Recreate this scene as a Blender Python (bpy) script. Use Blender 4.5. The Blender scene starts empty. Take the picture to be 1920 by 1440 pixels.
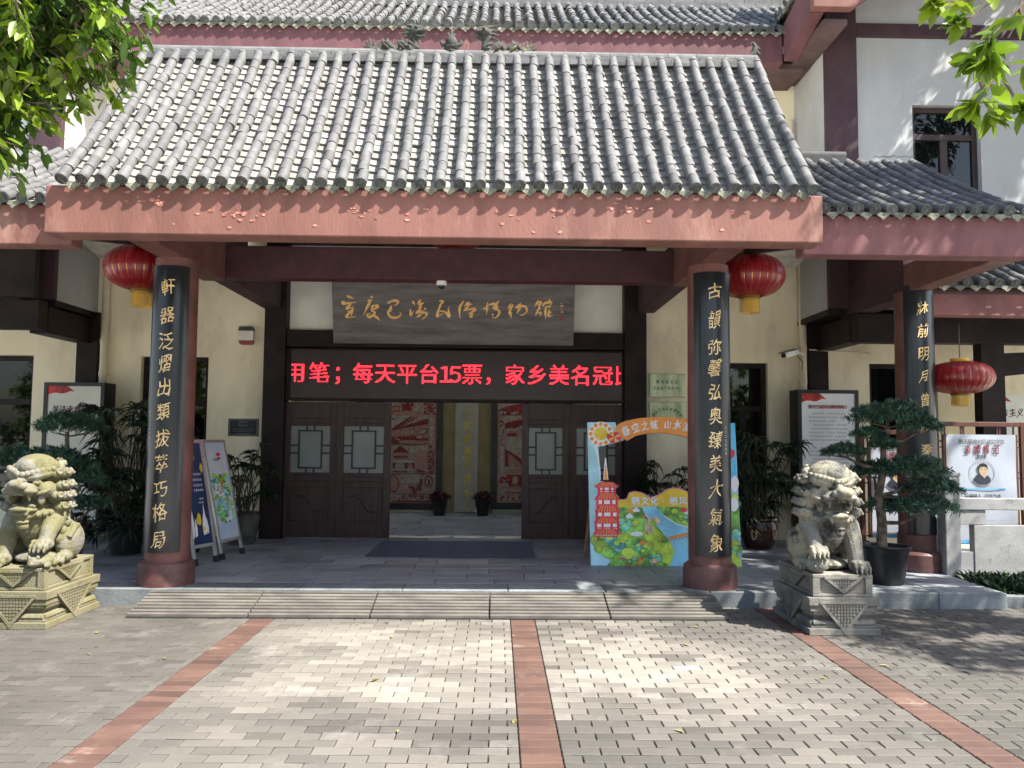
import bpy, math, random
import numpy as np
from mathutils import Vector, Matrix, Quaternion
from mathutils.bvhtree import BVHTree
from mathutils import noise as mnoise
S = bpy.context.scene
COL = S.collection
R = math.radians

# ---------------------------------------------------------------- camera, sky, sun, exposure
F, YAW, ROLL, PITCH, EYE = 1497.0, R(1.0), R(0.5), math.atan(100 / 1497.0), 1.6
cy, sy, cp, sp_ = math.cos(YAW), math.sin(YAW), math.cos(PITCH), math.sin(PITCH)
FW = Vector((sy * cp, cy * cp, sp_))
RT0 = Vector((cy, -sy, 0)); UP0 = RT0.cross(FW)
RT = RT0 * math.cos(ROLL) + UP0 * math.sin(ROLL)
UP = -RT0 * math.sin(ROLL) + UP0 * math.cos(ROLL)
cam = bpy.data.cameras.new('camera'); camo = bpy.data.objects.new('camera', cam); COL.objects.link(camo)
m = Matrix((RT, UP, -FW)).transposed().to_4x4(); m.translation = (0, 0, EYE); camo.matrix_world = m
cam.sensor_width = 36; cam.lens = F / 1920 * 36; cam.clip_start = .05; cam.clip_end = 3000
S.camera = camo
SUN = Vector((.62, -.36, 1.0)).normalized()
EL = math.asin(SUN.z)
w = bpy.data.worlds.new('World'); S.world = w; w.use_nodes = True
nt = w.node_tree
sky = nt.nodes.new('ShaderNodeTexSky'); sky.sky_type = 'NISHITA'; sky.sun_disc = False
sky.sun_elevation = EL; sky.sun_rotation = math.atan2(SUN.x, SUN.y); sky.air_density = 1.0; sky.dust_density = 2.0
bg = nt.nodes['Background']; nt.links.new(sky.outputs[0], bg.inputs[0]); bg.inputs[1].default_value = .115
sl = bpy.data.lights.new('sun', 'SUN'); sl.energy = 4.8; sl.angle = R(.53); sl.color = (1, .95, .87)
so = bpy.data.objects.new('sun', sl); COL.objects.link(so); so.rotation_euler = SUN.to_track_quat('Z', 'Y').to_euler(); so.location = SUN * 40
S.view_settings.view_transform = 'Standard'; S.view_settings.look = 'None'; S.view_settings.gamma = 1
S.view_settings.exposure = 1.6

def A(px, py, Y):
    """world (x, z) of a photo point on the vertical plane at depth Y"""
    d = FW + RT * ((px - 960) / F) - UP * ((py - 720) / F); t = Y / d.y
    return d.x * t, EYE + d.z * t
def AX(px, Y): return A(px, 800, Y)[0]
def AZ(px, py, Y): return A(px, py, Y)[1]
def G(px, py, z=0.0):
    d = FW + RT * ((px - 960) / F) - UP * ((py - 720) / F); t = (z - EYE) / d.z
    return d.x * t, d.y * t

# ---------------------------------------------------------------- materials
def lin(c):
    return tuple(((v / 255) / 12.92 if v / 255 <= .04045 else ((v / 255 + .055) / 1.055) ** 2.4) for v in c)
MATS = {}
def mat(name, c, rough=.6, c2=None, scale=5., lo=.4, hi=.6, var=.12, bump=0., bscale=60., spec=.5, metal=0., tint=0., emit=0.,
        stretch=(1, 1, 1), detail=6., c3=None, scale3=2., lo3=.55, hi3=.7, coat=0., trans=0., sheen=0.):
    """principled material: two noise-mixed colours, optional third stain colour, optional per-face tint, bump"""
    if name in MATS: return MATS[name]
    mt = bpy.data.materials.new(name); mt.use_nodes = True; n = mt.node_tree.nodes; l = mt.node_tree.links
    b = n['Principled BSDF']; b.inputs['Roughness'].default_value = rough; b.inputs['Metallic'].default_value = metal
    b.inputs['Specular IOR Level'].default_value = spec; b.inputs['Coat Weight'].default_value = coat
    tc = n.new('ShaderNodeTexCoord'); mp = n.new('ShaderNodeMapping'); mp.inputs['Scale'].default_value = stretch
    l.new(tc.outputs['Object'], mp.inputs[0])
    def noise(sc, det=detail, rgh=.6):
        t = n.new('ShaderNodeTexNoise'); t.inputs['Scale'].default_value = sc; t.inputs['Detail'].default_value = det
        t.inputs['Roughness'].default_value = rgh; l.new(mp.outputs[0], t.inputs['Vector']); return t.outputs['Fac']
    def ramp(f, a, z):
        r = n.new('ShaderNodeMapRange'); r.inputs[1].default_value = a; r.inputs[2].default_value = z; l.new(f, r.inputs[0]); return r.outputs[0]
    def mix(f, a, z, mode='MIX'):
        x = n.new('ShaderNodeMix'); x.data_type = 'RGBA'; x.blend_type = mode
        if hasattr(f, 'is_linked'): l.new(f, x.inputs[0])
        else: x.inputs[0].default_value = f
        for s, v in ((6, a), (7, z)):
            if hasattr(v, 'is_linked'): l.new(v, x.inputs[s])
            else: x.inputs[s].default_value = (*v, 1)
        return x.outputs[2]
    if c2 is None: c2 = tuple(v * (1 - 2 * var) for v in c); c = tuple(v * (1 + var) for v in c)
    col = mix(ramp(noise(scale), lo, hi), c, c2)
    if c3: col = mix(ramp(noise(scale3, 8, .7), lo3, hi3), col, c3)
    if tint:
        at = n.new('ShaderNodeAttribute'); at.attribute_name = 'tint'
        r = n.new('ShaderNodeMapRange'); r.clamp = False; r.inputs[3].default_value = 1 - tint; r.inputs[4].default_value = 1 + tint
        l.new(at.outputs['Fac'], r.inputs[0])
        g = n.new('ShaderNodeCombineColor')
        for i in range(3): l.new(r.outputs[0], g.inputs[i])
        col = mix(1.0, col, g.outputs[0], 'MULTIPLY')
    l.new(col, b.inputs['Base Color'])
    if bump:
        bp = n.new('ShaderNodeBump'); bp.inputs['Strength'].default_value = 1; bp.inputs['Distance'].default_value = bump
        l.new(noise(bscale, 5, .6), bp.inputs['Height']); l.new(bp.outputs[0], b.inputs['Normal'])
    if emit:
        b.inputs['Emission Color'].default_value = (*c, 1); b.inputs['Emission Strength'].default_value = emit
    if trans:
        tr = n.new('ShaderNodeBsdfTranslucent'); l.new(col, tr.inputs[0]); ms = n.new('ShaderNodeMixShader'); ms.inputs[0].default_value = trans
        o = n['Material Output']; l.new(b.outputs[0], ms.inputs[1]); l.new(tr.outputs[0], ms.inputs[2]); l.new(ms.outputs[0], o.inputs[0])
    MATS[name] = mt; return mt

# ---------------------------------------------------------------- mesh helpers
class MB:
    def __init__(s): s.v = []; s.f = []; s.t = []
    def add(s, vs, fs, tint=.5):
        o = len(s.v); s.v += [tuple(v) for v in vs]; s.f += [tuple(i + o for i in f) for f in fs]; s.t += [tint] * len(fs); return s
    def box(s, x0, x1, y0, y1, z0, z1, tint=.5, M=None):
        vs = [(x0, y0, z0), (x1, y0, z0), (x1, y1, z0), (x0, y1, z0), (x0, y0, z1), (x1, y0, z1), (x1, y1, z1), (x0, y1, z1)]
        if M: vs = [M @ Vector(v) for v in vs]
        return s.add(vs, [(0, 3, 2, 1), (4, 5, 6, 7), (0, 1, 5, 4), (1, 2, 6, 5), (2, 3, 7, 6), (3, 0, 4, 7)], tint)
    def poly(s, pts, tint=.5): return s.add(pts, [tuple(range(len(pts)))], tint)
    def prism(s, pts, d, tint=.5):
        """closed outline pts pushed along d"""
        n = len(pts); d = Vector(d); p = [Vector(q) for q in pts]
        nn = Vector((0, 0, 0))
        for i in range(n): nn += (p[i] - p[0]).cross(p[(i + 1) % n] - p[0])
        if nn.dot(d) > 0: p.reverse()
        vs = p + [q + d for q in p]
        fs = [tuple(range(n)), tuple(range(2 * n - 1, n - 1, -1))] + [(i, i + n, (i + 1) % n + n, (i + 1) % n) for i in range(n)]
        return s.add(vs, fs, tint)
    def tube(s, pts, rad, seg=8, tint=.5, cap=True):
        pts = [Vector(p) for p in pts]; n = len(pts)
        if not hasattr(rad, '__len__'): rad = [rad] * n
        o = len(s.v); vs = []; up = None
        for i, p in enumerate(pts):
            d = (pts[min(i + 1, n - 1)] - pts[max(i - 1, 0)])
            d = d.normalized() if d.length > 1e-9 else Vector((0, 0, 1))
            if up is None: up = d.orthogonal().normalized()
            else: up = (up - d * up.dot(d)); up = up.normalized() if up.length > 1e-6 else d.orthogonal().normalized()
            b = d.cross(up)
            for k in range(seg):
                a = 2 * math.pi * k / seg; vs.append(p + (up * math.cos(a) + b * math.sin(a)) * rad[i])
        fs = [(i * seg + k, i * seg + (k + 1) % seg, (i + 1) * seg + (k + 1) % seg, (i + 1) * seg + k) for i in range(n - 1) for k in range(seg)]
        if cap: fs += [tuple(range(seg - 1, -1, -1)), tuple((n - 1) * seg + k for k in range(seg))]
        return s.add(vs, fs, tint)
    def lathe(s, c, prof, seg=32, tint=.5, a0=0., a1=2 * math.pi, fn=None, M=None):
        """prof: (r, z) list, around vertical axis through c"""
        full = abs(a1 - a0 - 2 * math.pi) < 1e-6; k1 = seg if full else seg + 1; vs = []
        for r, z in prof:
            for k in range(k1):
                a = a0 + (a1 - a0) * k / seg; rr = r * (fn(a, z) if fn else 1)
                v = Vector((rr * math.cos(a), rr * math.sin(a), z))
                vs.append((M @ v if M else v) + Vector(c))
        fs = []
        for i in range(len(prof) - 1):
            for k in range(seg):
                k2 = (k + 1) % k1; fs.append((i * k1 + k, i * k1 + k2, (i + 1) * k1 + k2, (i + 1) * k1 + k))
        return s.add(vs, fs, tint)
    def ell(s, c, r, M=None, nu=16, nv=10, tint=.5):
        vs = [(0, 0, -1)] + [(math.cos(2 * math.pi * k / nu) * math.sin(math.pi * j / nv), math.sin(2 * math.pi * k / nu) * math.sin(math.pi * j / nv), -math.cos(math.pi * j / nv)) for j in range(1, nv) for k in range(nu)] + [(0, 0, 1)]
        if not hasattr(r, '__len__'): r = (r, r, r)
        out = []
        for v in vs:
            q = Vector((v[0] * r[0], v[1] * r[1], v[2] * r[2]))
            out.append((M @ q if M else q) + Vector(c))
        fs = [(0, 1 + (k + 1) % nu, 1 + k) for k in range(nu)]
        for j in range(nv - 2):
            for k in range(nu):
                a = 1 + j * nu; fs.append((a + k, a + (k + 1) % nu, a + nu + (k + 1) % nu, a + nu + k))
        L = len(vs) - 1; a = 1 + (nv - 2) * nu
        fs += [(L, a + k, a + (k + 1) % nu) for k in range(nu)]
        return s.add(out, fs, tint)
    def build(s, name, material, parent=None, smooth=0., bevel=0., kind=None, bseg=2):
        me = bpy.data.meshes.new(name); me.from_pydata(s.v, [], s.f)
        a = me.attributes.new('tint', 'FLOAT', 'FACE'); a.data.foreach_set('value', np.array(s.t, dtype=np.float32))
        me.materials.append(material)
        if smooth:
            me.polygons.foreach_set('use_smooth', [True] * len(me.polygons)); me.set_sharp_from_angle(angle=R(smooth))
        o = bpy.data.objects.new(name, me); COL.objects.link(o)
        if parent:
            o.parent = parent; o.matrix_parent_inverse = Matrix.Translation(-Vector(parent['_b'])) if '_b' in parent else Matrix()
        if bevel:
            md = o.modifiers.new('bevel', 'BEVEL'); md.width = bevel; md.segments = bseg; md.limit_method = 'ANGLE'; md.angle_limit = R(50)
        if kind: o['kind'] = kind
        return o
def thing(name, label, cat, base, group=None):
    o = bpy.data.objects.new(name, None); COL.objects.link(o); o.location = base; o['_b'] = list(base); o.empty_display_size = .2
    o['label'] = label; o['category'] = cat
    if group: o['group'] = group
    return o
def sub(o, part):
    """make o a child of part (both built in world coordinates under the same thing)"""
    o.parent = part; o.matrix_parent_inverse = Matrix() if '_b' not in part else o.matrix_parent_inverse
    return o
def copy_tree(root, loc):
    r = root.copy(); COL.objects.link(r); r.location = loc
    for ch in list(root.children):
        c = ch.copy(); COL.objects.link(c); c.parent = r; c.matrix_parent_inverse = ch.matrix_parent_inverse.copy()
        for g in list(ch.children):
            d = g.copy(); COL.objects.link(d); d.parent = c; d.matrix_parent_inverse = g.matrix_parent_inverse.copy()
    return r

# ---------------------------------------------------------------- lettering
GLY = {}
def glyph(ch, ext=0.):
    k = (ch, ext)
    if k not in GLY:
        c = bpy.data.curves.new('glyph', 'FONT'); c.body = ch; c.extrude = ext; c.resolution_u = 3
        o = bpy.data.objects.new('glyph', c); COL.objects.link(o); bpy.context.view_layer.update()
        me = bpy.data.meshes.new_from_object(o.evaluated_get(bpy.context.evaluated_depsgraph_get()))
        GLY[k] = ([tuple(v.co) for v in me.vertices], [tuple(p.vertices) for p in me.polygons])
        bpy.data.objects.remove(o); bpy.data.curves.remove(c); bpy.data.meshes.remove(me)
    return GLY[k]
def put_glyph(mb, ch, f, size, ext=0., brush=None, bold=0.):
    """glyph centred on (0,0), one em = size; f maps (x, y, z) to the world"""
    v, fc = glyph(ch, ext)
    if not v: return
    xs = [p[0] for p in v]; cx = .46 if ord(ch) > 0x2e80 else (min(xs) + max(xs)) / 2; cyy = .36
    rg = random.Random(brush * 131 + ord(ch)) if brush is not None else None
    if rg: sh, tl, ph, w1, w2 = rg.uniform(-.02, .16), rg.uniform(.08, .2), rg.uniform(0, 6), rg.uniform(.75, .92), rg.uniform(.95, 1.15)
    for dx, dy, dz in ([(0, 0, 0)] if not bold else [(-bold, 0, 0), (bold, 0, .0008), (0, -bold * .6, .0016), (0, bold * .6, .0024)]):
        out = []
        for x, y, z in v:
            x, y = x - cx, y - cyy
            if rg:
                x0, y0 = x, y
                x = w1 * x0 + sh * y0 + .035 * math.sin(7 * y0 + ph) + .018 * math.sin(17 * y0 + 9 * x0 + ph)
                y = w2 * y0 + tl * x0 + .04 * math.sin(6 * x0 + ph * 2) + .018 * math.sin(15 * x0 - 11 * y0 + ph)
            out.append(f((x + dx) * size, (y + dy) * size, z * size + dz))
        mb.add(out, fc)
def text(mb, s, f, size, pitch=None, vertical=False, **k):
    """string centred on the origin of f; vertical runs downwards"""
    adv = [pitch or (size * (1.0 if ord(c) > 0x2e80 else .62)) for c in s]; tot = sum(adv); p = -tot / 2
    for c, a in zip(s, adv):
        q = p + a / 2; p += a
        if c == ' ': continue
        if vertical: put_glyph(mb, c, lambda x, y, z, q=q: f(x, y - q, z), size, **k)
        else: put_glyph(mb, c, lambda x, y, z, q=q: f(x + q, y, z), size, **k)
def plane(o, u, v):
    """frame: (x, y, z) -> o + u x + v y + n z, with n facing the viewer side (u x v)"""
    o, u, v = Vector(o), Vector(u).normalized(), Vector(v).normalized(); n = u.cross(v)
    return lambda x, y, z=0.: o + u * x + v * y + n * z
def flat(mb, f, pts, z=0., tint=.5): mb.poly([f(x, y, z) for x, y in pts], tint)
def slab(mb, f, pts, z0, z1): mb.prism([f(x, y, z0) for x, y in pts], f(0, 0, z1) - f(0, 0, z0))
def disc(cx, cy_, rx, ry=None, n=20, wob=0., rg=None):
    ry = ry or rx
    return [(cx + rx * math.cos(2 * math.pi * k / n) * (1 + (rg.uniform(-wob, wob) if rg else 0)), cy_ + ry * math.sin(2 * math.pi * k / n) * (1 + (rg.uniform(-wob, wob) if rg else 0))) for k in range(n)]
def rect(x0, y0, x1, y1): return [(x0, y0), (x1, y0), (x1, y1), (x0, y1)]
rnd = random.Random(7)
# ---------------------------------------------------------------- palette
cream = mat('cream_plaster', (.86, .78, .57), .9, var=.06, scale=1.3, stretch=(1, 1, .45), bump=.003, bscale=90, c3=(.56, .49, .34), scale3=1.3, lo3=.55, hi3=.8)
white_wall = mat('white_plaster', (0.409, 0.4155, 0.4155), .9, var=.05, scale=1.1, bump=.002, bscale=90, c3=(0.3628, 0.3496, 0.2638), scale3=.8, lo3=.6, hi3=.8, stretch=(1, 1, .5))
fascia_m = mat('weathered_red_plaster', (0.2138, 0.09396, 0.07258), .8, c2=(0.1652, 0.06998, 0.05508), scale=1.8, stretch=(1.8, 1, .55), detail=2.5, bump=.004, bscale=25, c3=(0.311, 0.175, 0.1361), scale3=1.5, lo3=.55, hi3=.75)
purple_m = mat('faded_purple_red_plaster', (0.1265, 0.05165, 0.05797), .8, c2=(0.09486, 0.03794, 0.04374), scale=2, stretch=(2, 1, .5), detail=2.5, bump=.004, bscale=25, c3=(0.2635, 0.1159, 0.1054), scale3=2.6, lo3=.62, hi3=.7)
darkwood = mat('dark_brown_paint', (0.0168, 0.0084, 0.0084), .55, spec=.25, var=.25, scale=3, bump=.001, bscale=40)
darkpurple = mat('dark_purple_paint', (0.04875, 0.0208, 0.0273), .65, var=.15, scale=2.5)
colred = mat('column_red_paint', (0.1573, 0.0663, 0.0544), .5, var=.14, scale=3, c3=(0.0425, 0.02125, 0.02125), scale3=2.4, lo3=.70, hi3=.74, bump=.001, bscale=30)
basered = mat('chipped_base_paint', (0.12, 0.0528, 0.048), .5, var=.16, scale=5, c3=(0.028, 0.016, 0.016), scale3=6, lo3=.62, hi3=.66, bump=.004, bscale=18)
tile_m = mat('grey_roof_tile', (0.1253, 0.1241, 0.1209), .75, c2=(0.09083, 0.09022, 0.08891), scale=9, tint=.24, bump=.002, bscale=70, c3=(0.1503, 0.1378, 0.0877), scale3=2.3, lo3=.62, hi3=.82)
pan_m = mat('pale_pan_tile', (0.2734, 0.267, 0.2412), .8, c2=(0.1769, 0.1712, 0.1528), scale=9, tint=.25, bump=.002, bscale=60, c3=(0.1367, 0.1328, 0.09651), scale3=3.2, lo3=.6, hi3=.8)
eave_m = mat('mossy_eave_tile', (0.216, 0.216, 0.152), .85, c2=(0.104, 0.108, 0.088), scale=22, tint=.3, bump=.012, bscale=70, lo=.42, hi=.62)
disc_m = mat('eave_disc_tile', (.095, .10, .095), .6, c2=(.05, .055, .052), scale=18, tint=.3, bump=.004, bscale=80)
ridge_m = mat('ridge_brick', (0.1309, 0.1309, 0.1285), .8, c2=(0.08925, 0.08925, 0.08925), scale=8, tint=.25, bump=.002, bscale=60)
stone_orn = mat('carved_ornament_stone', (0.065, 0.065, 0.0525), .85, c2=(0.0325, 0.0325, 0.0275), scale=14, bump=.008, bscale=50, c3=(0.15, 0.14, 0.07), scale3=6, lo3=.56, hi3=.7)
black_m = mat('black_paint', (.012, .012, .013), .45, var=.2)
glass_m = mat('dark_window_glass', (.004, .005, .005), .02, var=.1, spec=.5)
frost_m = mat('frosted_glass', (0.186, 0.2015, 0.1891), .35, var=.06, scale=1.5)
doorwood = mat('door_wood', (.062, .034, .028), .42, spec=.3, c2=(.040, .021, .018), scale=4, stretch=(6, 6, .5), bump=.0008, bscale=60)
pipe_m = mat('cream_pipe', (.62, .55, .40), .5, var=.06)

# ---------------------------------------------------------------- ground
gm = MB(); gm.add([(-400, -300, -.035), (400, -300, -.035), (400, 600, -.035), (-400, 600, -.035)], [(0, 1, 2, 3)])
gm.build('ground', mat('pale_bounce_ground', (.52, .50, .46), .9, var=.1, scale=2, bump=.002, bscale=60), kind='structure')  # sheet beyond the paving, made pale to bounce sun into the porch
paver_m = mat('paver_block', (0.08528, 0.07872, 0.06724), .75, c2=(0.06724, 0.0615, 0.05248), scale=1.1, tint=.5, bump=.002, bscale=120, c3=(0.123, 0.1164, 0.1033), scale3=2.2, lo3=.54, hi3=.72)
redpav_m = mat('red_paver', (.112, .062, .045), .75, c2=(.084, .045, .034), scale=3, tint=.22, bump=.002, bscale=120, c3=(0.192, 0.152, 0.124), scale3=2.5, lo3=.6, hi3=.7)
def paver(mb, cx, cy_, lx, ly, tint, z=0.):
    h = [rnd.gauss(0, .0012) + z for _ in range(4)]; b = .004
    x0, x1, y0, y1 = cx - lx / 2, cx + lx / 2, cy_ - ly / 2, cy_ + ly / 2
    vs = [(x0, y0, z - .03), (x1, y0, z - .03), (x1, y1, z - .03), (x0, y1, z - .03), (x0, y0, h[0] - b), (x1, y0, h[1] - b), (x1, y1, h[2] - b), (x0, y1, h[3] - b),
          (x0 + b, y0 + b, h[0]), (x1 - b, y0 + b, h[1]), (x1 - b, y1 - b, h[2]), (x0 + b, y1 - b, h[3])]
    mb.add(vs, [(0, 1, 5, 4), (1, 2, 6, 5), (2, 3, 7, 6), (3, 0, 4, 7), (4, 5, 9, 8), (5, 6, 10, 9), (6, 7, 11, 10), (7, 4, 8, 11), (8, 9, 10, 11)], tint)
STRIPS = (-2.04, .235, 2.555); SW = .108
def strip_x(i, y): return STRIPS[i]
jb = MB(); jb.box(-9.2, 9.7, 3.3, 9.4, -.034, -.016); jb.build('paving_bed', mat('joint_soil', (.07, .062, .05), .95, var=.3, scale=30), kind='structure')
pv = MB(); PX, PY = .2, .1
row = 0; y = 3.4
while y < 9.3:
    off = (row % 2) * PX / 2
    edges = [-9.0] + [e for s_ in STRIPS for e in (s_ - SW, s_ + SW)] + [9.5]
    for k in range(0, len(edges), 2):
        a, b = edges[k], edges[k + 1]; x = a - off
        while x < b - .01:
            x0, x1 = max(x, a), min(x + PX, b)
            far = y < 2.2 or abs(x) > .75 * y + 1
            if x1 - x0 > .03 and not (far and y < 1.0):
                t = rnd.gauss(.5, .085)
                px_, lime = (x0 + x1) / 2, mnoise.fractal(Vector(((x0 + x1) * .36, y * .8, 3.1)), .8, 2., 4)  # noise that makes the painted glare patchy
                t += max(0, .72 + 1.0 * lime + rnd.gauss(0, .16)) * math.exp(-((px_ - .2) / 2.05) ** 4 - ((y - 5.7) / 2.0) ** 4) * 1.75   # glare painted into the tint of the middle walkway blocks
                if rnd.random() < .006: t = rnd.uniform(-.05, .25)
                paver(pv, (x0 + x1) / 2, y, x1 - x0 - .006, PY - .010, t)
            x += PX
    y += PY; row += 1
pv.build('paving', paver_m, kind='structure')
for i, s_ in enumerate(STRIPS):
    sb = MB(); y = 3.4
    while y < 9.3:
        paver(sb, s_, y, SW * 2 - .008, PY - .006, rnd.gauss(.5, .28)); y += PY
    sb.build('paving_strip', redpav_m, kind='structure')
# platform
PF, PR, PT = 7.68, 4.90, .15
slate = mat('slate_slab', (.25, .265, .29), .5, c2=(.19, .205, .23), scale=2.5, tint=.3, bump=.0015, bscale=50, c3=(.25, .25, .24), scale3=3, lo3=.6, hi3=.75)
kerb_m = mat('kerb_stone', (.19, .21, .215), .8, c2=(.13, .145, .15), scale=4, tint=.2, bump=.004, bscale=40, c3=(.12, .12, .09), scale3=3, lo3=.6, hi3=.75)
core = MB(); core.box(-9, PR - .02, PF + .05, 16.2, -.03, PT - .02)
core.build('platform_core', mat('mortar', (.10, .10, .095), .9), kind='structure')
pl = MB(); y = PF + .36; row = 0
while y < 16:
    x = -9 - (row % 2) * .3 - rnd.uniform(0, .1)
    while x < PR:
        x1 = min(x + .6, PR)
        if x1 - x > .05: paver(pl, (x + x1) / 2, y + .15, x1 - x - .006, .294, rnd.gauss(.5, .25), PT)
        x += .6
    y += .3; row += 1
pl.build('platform', slate, kind='structure')
kb = MB(); x = -9.0
while x < PR:
    x1 = min(x + rnd.uniform(.9, 1.2), PR)
    kb.box(x + .003, x1 - .003, PF, PF + .355, -.03, PT, rnd.gauss(.5, .3)); x = x1
kb.build('platform_kerb', kerb_m, kind='structure', bevel=.008)

# ---------------------------------------------------------------- tiled roofs
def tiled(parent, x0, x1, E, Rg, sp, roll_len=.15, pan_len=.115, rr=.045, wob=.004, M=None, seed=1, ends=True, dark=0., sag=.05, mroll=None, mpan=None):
    rg = random.Random(seed); E, Rg = Vector((0, *E)), Vector((0, *Rg)); L = (Rg - E).length; d = (Rg - E) / L; n = Vector((0, -d.z, d.y))
    if n.z < 0: n = -n
    def P(x, s_, h):
        t = s_ / L; q = E + d * s_ + n * (h - sag * 4 * t * (1 - t)) + Vector((x, 0, 0)); return M @ q if M else q
    N = round((x1 - x0) / sp); sp = (x1 - x0) / N
    rb, pb, db, tb = MB(), MB(), MB(), MB()
    for i in range(N + 1):
        xc = x0 + i * sp; wx = rg.uniform(-.006, .006); s_ = 0.
        while s_ < L - .02:
            e = min(s_ + roll_len, L); jx = xc + wx + rg.gauss(0, wob); jh = .026 + rg.gauss(0, wob * .6); vs = []; K = 8
            for ss, q in ((s_ - .004, 1.035), (s_ + .012, 1.035), (e + .004, .965)):
                for k in range(K + 1):
                    a = R(-15) + R(210) * k / K; vs.append(P(jx + rr * q * math.cos(a), ss, jh + rr * q * math.sin(a)))
            fs = [(r_ * (K + 1) + k + 1, r_ * (K + 1) + k, (r_ + 1) * (K + 1) + k, (r_ + 1) * (K + 1) + k + 1) for r_ in range(2) for k in range(K)]
            fs.append(tuple(range(K + 1)))
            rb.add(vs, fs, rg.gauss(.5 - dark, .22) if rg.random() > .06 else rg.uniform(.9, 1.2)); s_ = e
        if ends:   # round end tile
            c = P(xc + wx, -.012, .026); ax = (P(0, -1, 0) - P(0, 0, 0)).normalized()
            Q = ax.to_track_quat('Z', 'Y').to_matrix(); r0 = rr * 1.13
            db.lathe(c, [(r0, -.02), (r0, .008), (r0 * .84, .010), (r0 * .80, .002), (r0 * .36, .002), (r0 * .3, .009), (0.001, .010)], 18, rg.gauss(.5, .3), M=Q)
            for k in range(3):
                a = rg.uniform(0, 6.28); v = Q @ Vector((r0 * .55 * math.cos(a), r0 * .55 * math.sin(a), .004)); db.ell(c + v, (r0 * .16, r0 * .16, r0 * .16), nu=6, nv=4, tint=1.5)
    for i in range(N):
        xc = x0 + (i + .5) * sp; s_ = 0.; hw = sp * .52
        while s_ < L - .02:
            e = min(s_ + pan_len + .03, L); jh = rg.gauss(0, .003); K = 4; vs = []; sk = rg.gauss(0, .004)
            for ss, hh in ((s_ + sk, -.040), (s_ + sk, -.016), (e, -.040)):
                for k in range(K + 1):
                    u = -1 + 2 * k / K; vs.append(P(xc + u * hw, ss, hh + jh + .024 * u * u))
            fs = [(r_ * (K + 1) + k, r_ * (K + 1) + k + 1, (r_ + 1) * (K + 1) + k + 1, (r_ + 1) * (K + 1) + k) for r_ in range(2) for k in range(K)]
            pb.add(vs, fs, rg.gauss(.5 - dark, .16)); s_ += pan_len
        if ends:   # hanging drip tile
            hw = sp * .40; dn = Vector((0, -.10, -1)).normalized(); o = P(xc, -.012, .0); rot = rg.gauss(0, .05)
            ol = [(-1, .22), (-.5, .05), (0, 0), (.5, .05), (1, .22), (1, -.12), (.78, -.42), (.48, -.55), (.25, -.78), (0, -1.0), (-.25, -.78), (-.48, -.55), (-.78, -.42), (-1, -.12)]
            if M: dn = M.to_3x3() @ dn; ux = M.to_3x3() @ Vector((1, 0, 0))
            else: ux = Vector((1, 0, 0))
            pts = [o + ux * (hw * (a + rot * b)) - dn * (b * .072 - .008) for a, b in ol]
            tb.prism(pts, (ux.cross(dn)) * .012, rg.gauss(.5, .3))
    rb.build('roll_tiles', mroll or tile_m, parent, smooth=45); pb.build('pan_tiles', mpan or pan_m, parent, smooth=40)
    if ends:
        db.build('end_tiles', disc_m, parent, smooth=50); tb.build('drip_tiles', eave_m, parent)
    return P
def slab_roof(parent, x0, x1, E, Rg, th, material, M=None, back=None):
    """solid boarding under the tiles"""
    a, b = Vector((0, *E)), Vector((0, *Rg)); d = (b - a).normalized(); n = Vector((0, -d.z, d.y)); n = n if n.z > 0 else -n
    q = [a - n * .075, b - n * .075]
    if back: q.append(Vector((0, *back)) ); q.append(Vector((0, *back)) - Vector((0, 0, th)))
    q += [b - n * (.075 + th), a - n * (.075 + th)]
    q = [p + Vector((x0, 0, 0)) for p in q]
    if M: q = [M @ p for p in q]; dv = M.to_3x3() @ Vector((x1 - x0, 0, 0))
    else: dv = (x1 - x0, 0, 0)
    mb = MB(); mb.prism(q, dv); return mb.build('roof_deck', material, parent)
def ridge(parent, x0, x1, y, z, h, wd, cap=True, seed=3, m_=None):
    rg = random.Random(seed); mb = MB(); hh = h / 3; L = x1 - x0
    for r_ in range(3):
        x = x0 - rg.uniform(0, .3); wr = wd * (1 - .18 * r_)
        while x < x1:
            xe = min(x + rg.uniform(.38, .46), x1); xs = max(x, x0)
            if xe - xs > .03: mb.box(xs + .003, xe - .003, y - wr / 2, y + wr / 2, z + r_ * hh + rg.gauss(0, .002), z + (r_ + 1) * hh - .006, rg.gauss(.5 + .12 * r_, .25))
            x = xe
    if cap:
        x = x0
        while x < x1:
            xe = min(x + .3, x1); vs = []
            for xx in (x + .002, xe - .002):
                for k in range(9):
                    a = math.pi * k / 8; vs.append((xx, y + wd * .32 * math.cos(a), z + h - .004 + wd * .3 * math.sin(a)))
            mb.add(vs, [(k, k + 1, k + 10, k + 9) for k in range(8)] + [tuple(range(8, -1, -1)), tuple(range(9, 18))], rg.gauss(.7, .2)); x = xe
    return mb.build('ridge', m_ or ridge_m, parent, bevel=0)
def wall_holes(mb, x0, x1, z0, z1, y0, y1, holes):
    xs = sorted({x0, x1, *[h[0] for h in holes], *[h[1] for h in holes]}); zs = sorted({z0, z1, *[h[2] for h in holes], *[h[3] for h in holes]})
    for a, b in zip(xs, xs[1:]):
        run = None
        for c, d in zip(zs, zs[1:]):
            mx, mz = (a + b) / 2, (c + d) / 2
            hole = any(h[0] < mx < h[1] and h[2] < mz < h[3] for h in holes)
            if not hole: run = [c, d] if run is None else [run[0], d]
            if (hole or d == zs[-1]) and run: mb.box(a, b, y0, y1, run[0], run[1]); run = None
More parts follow.
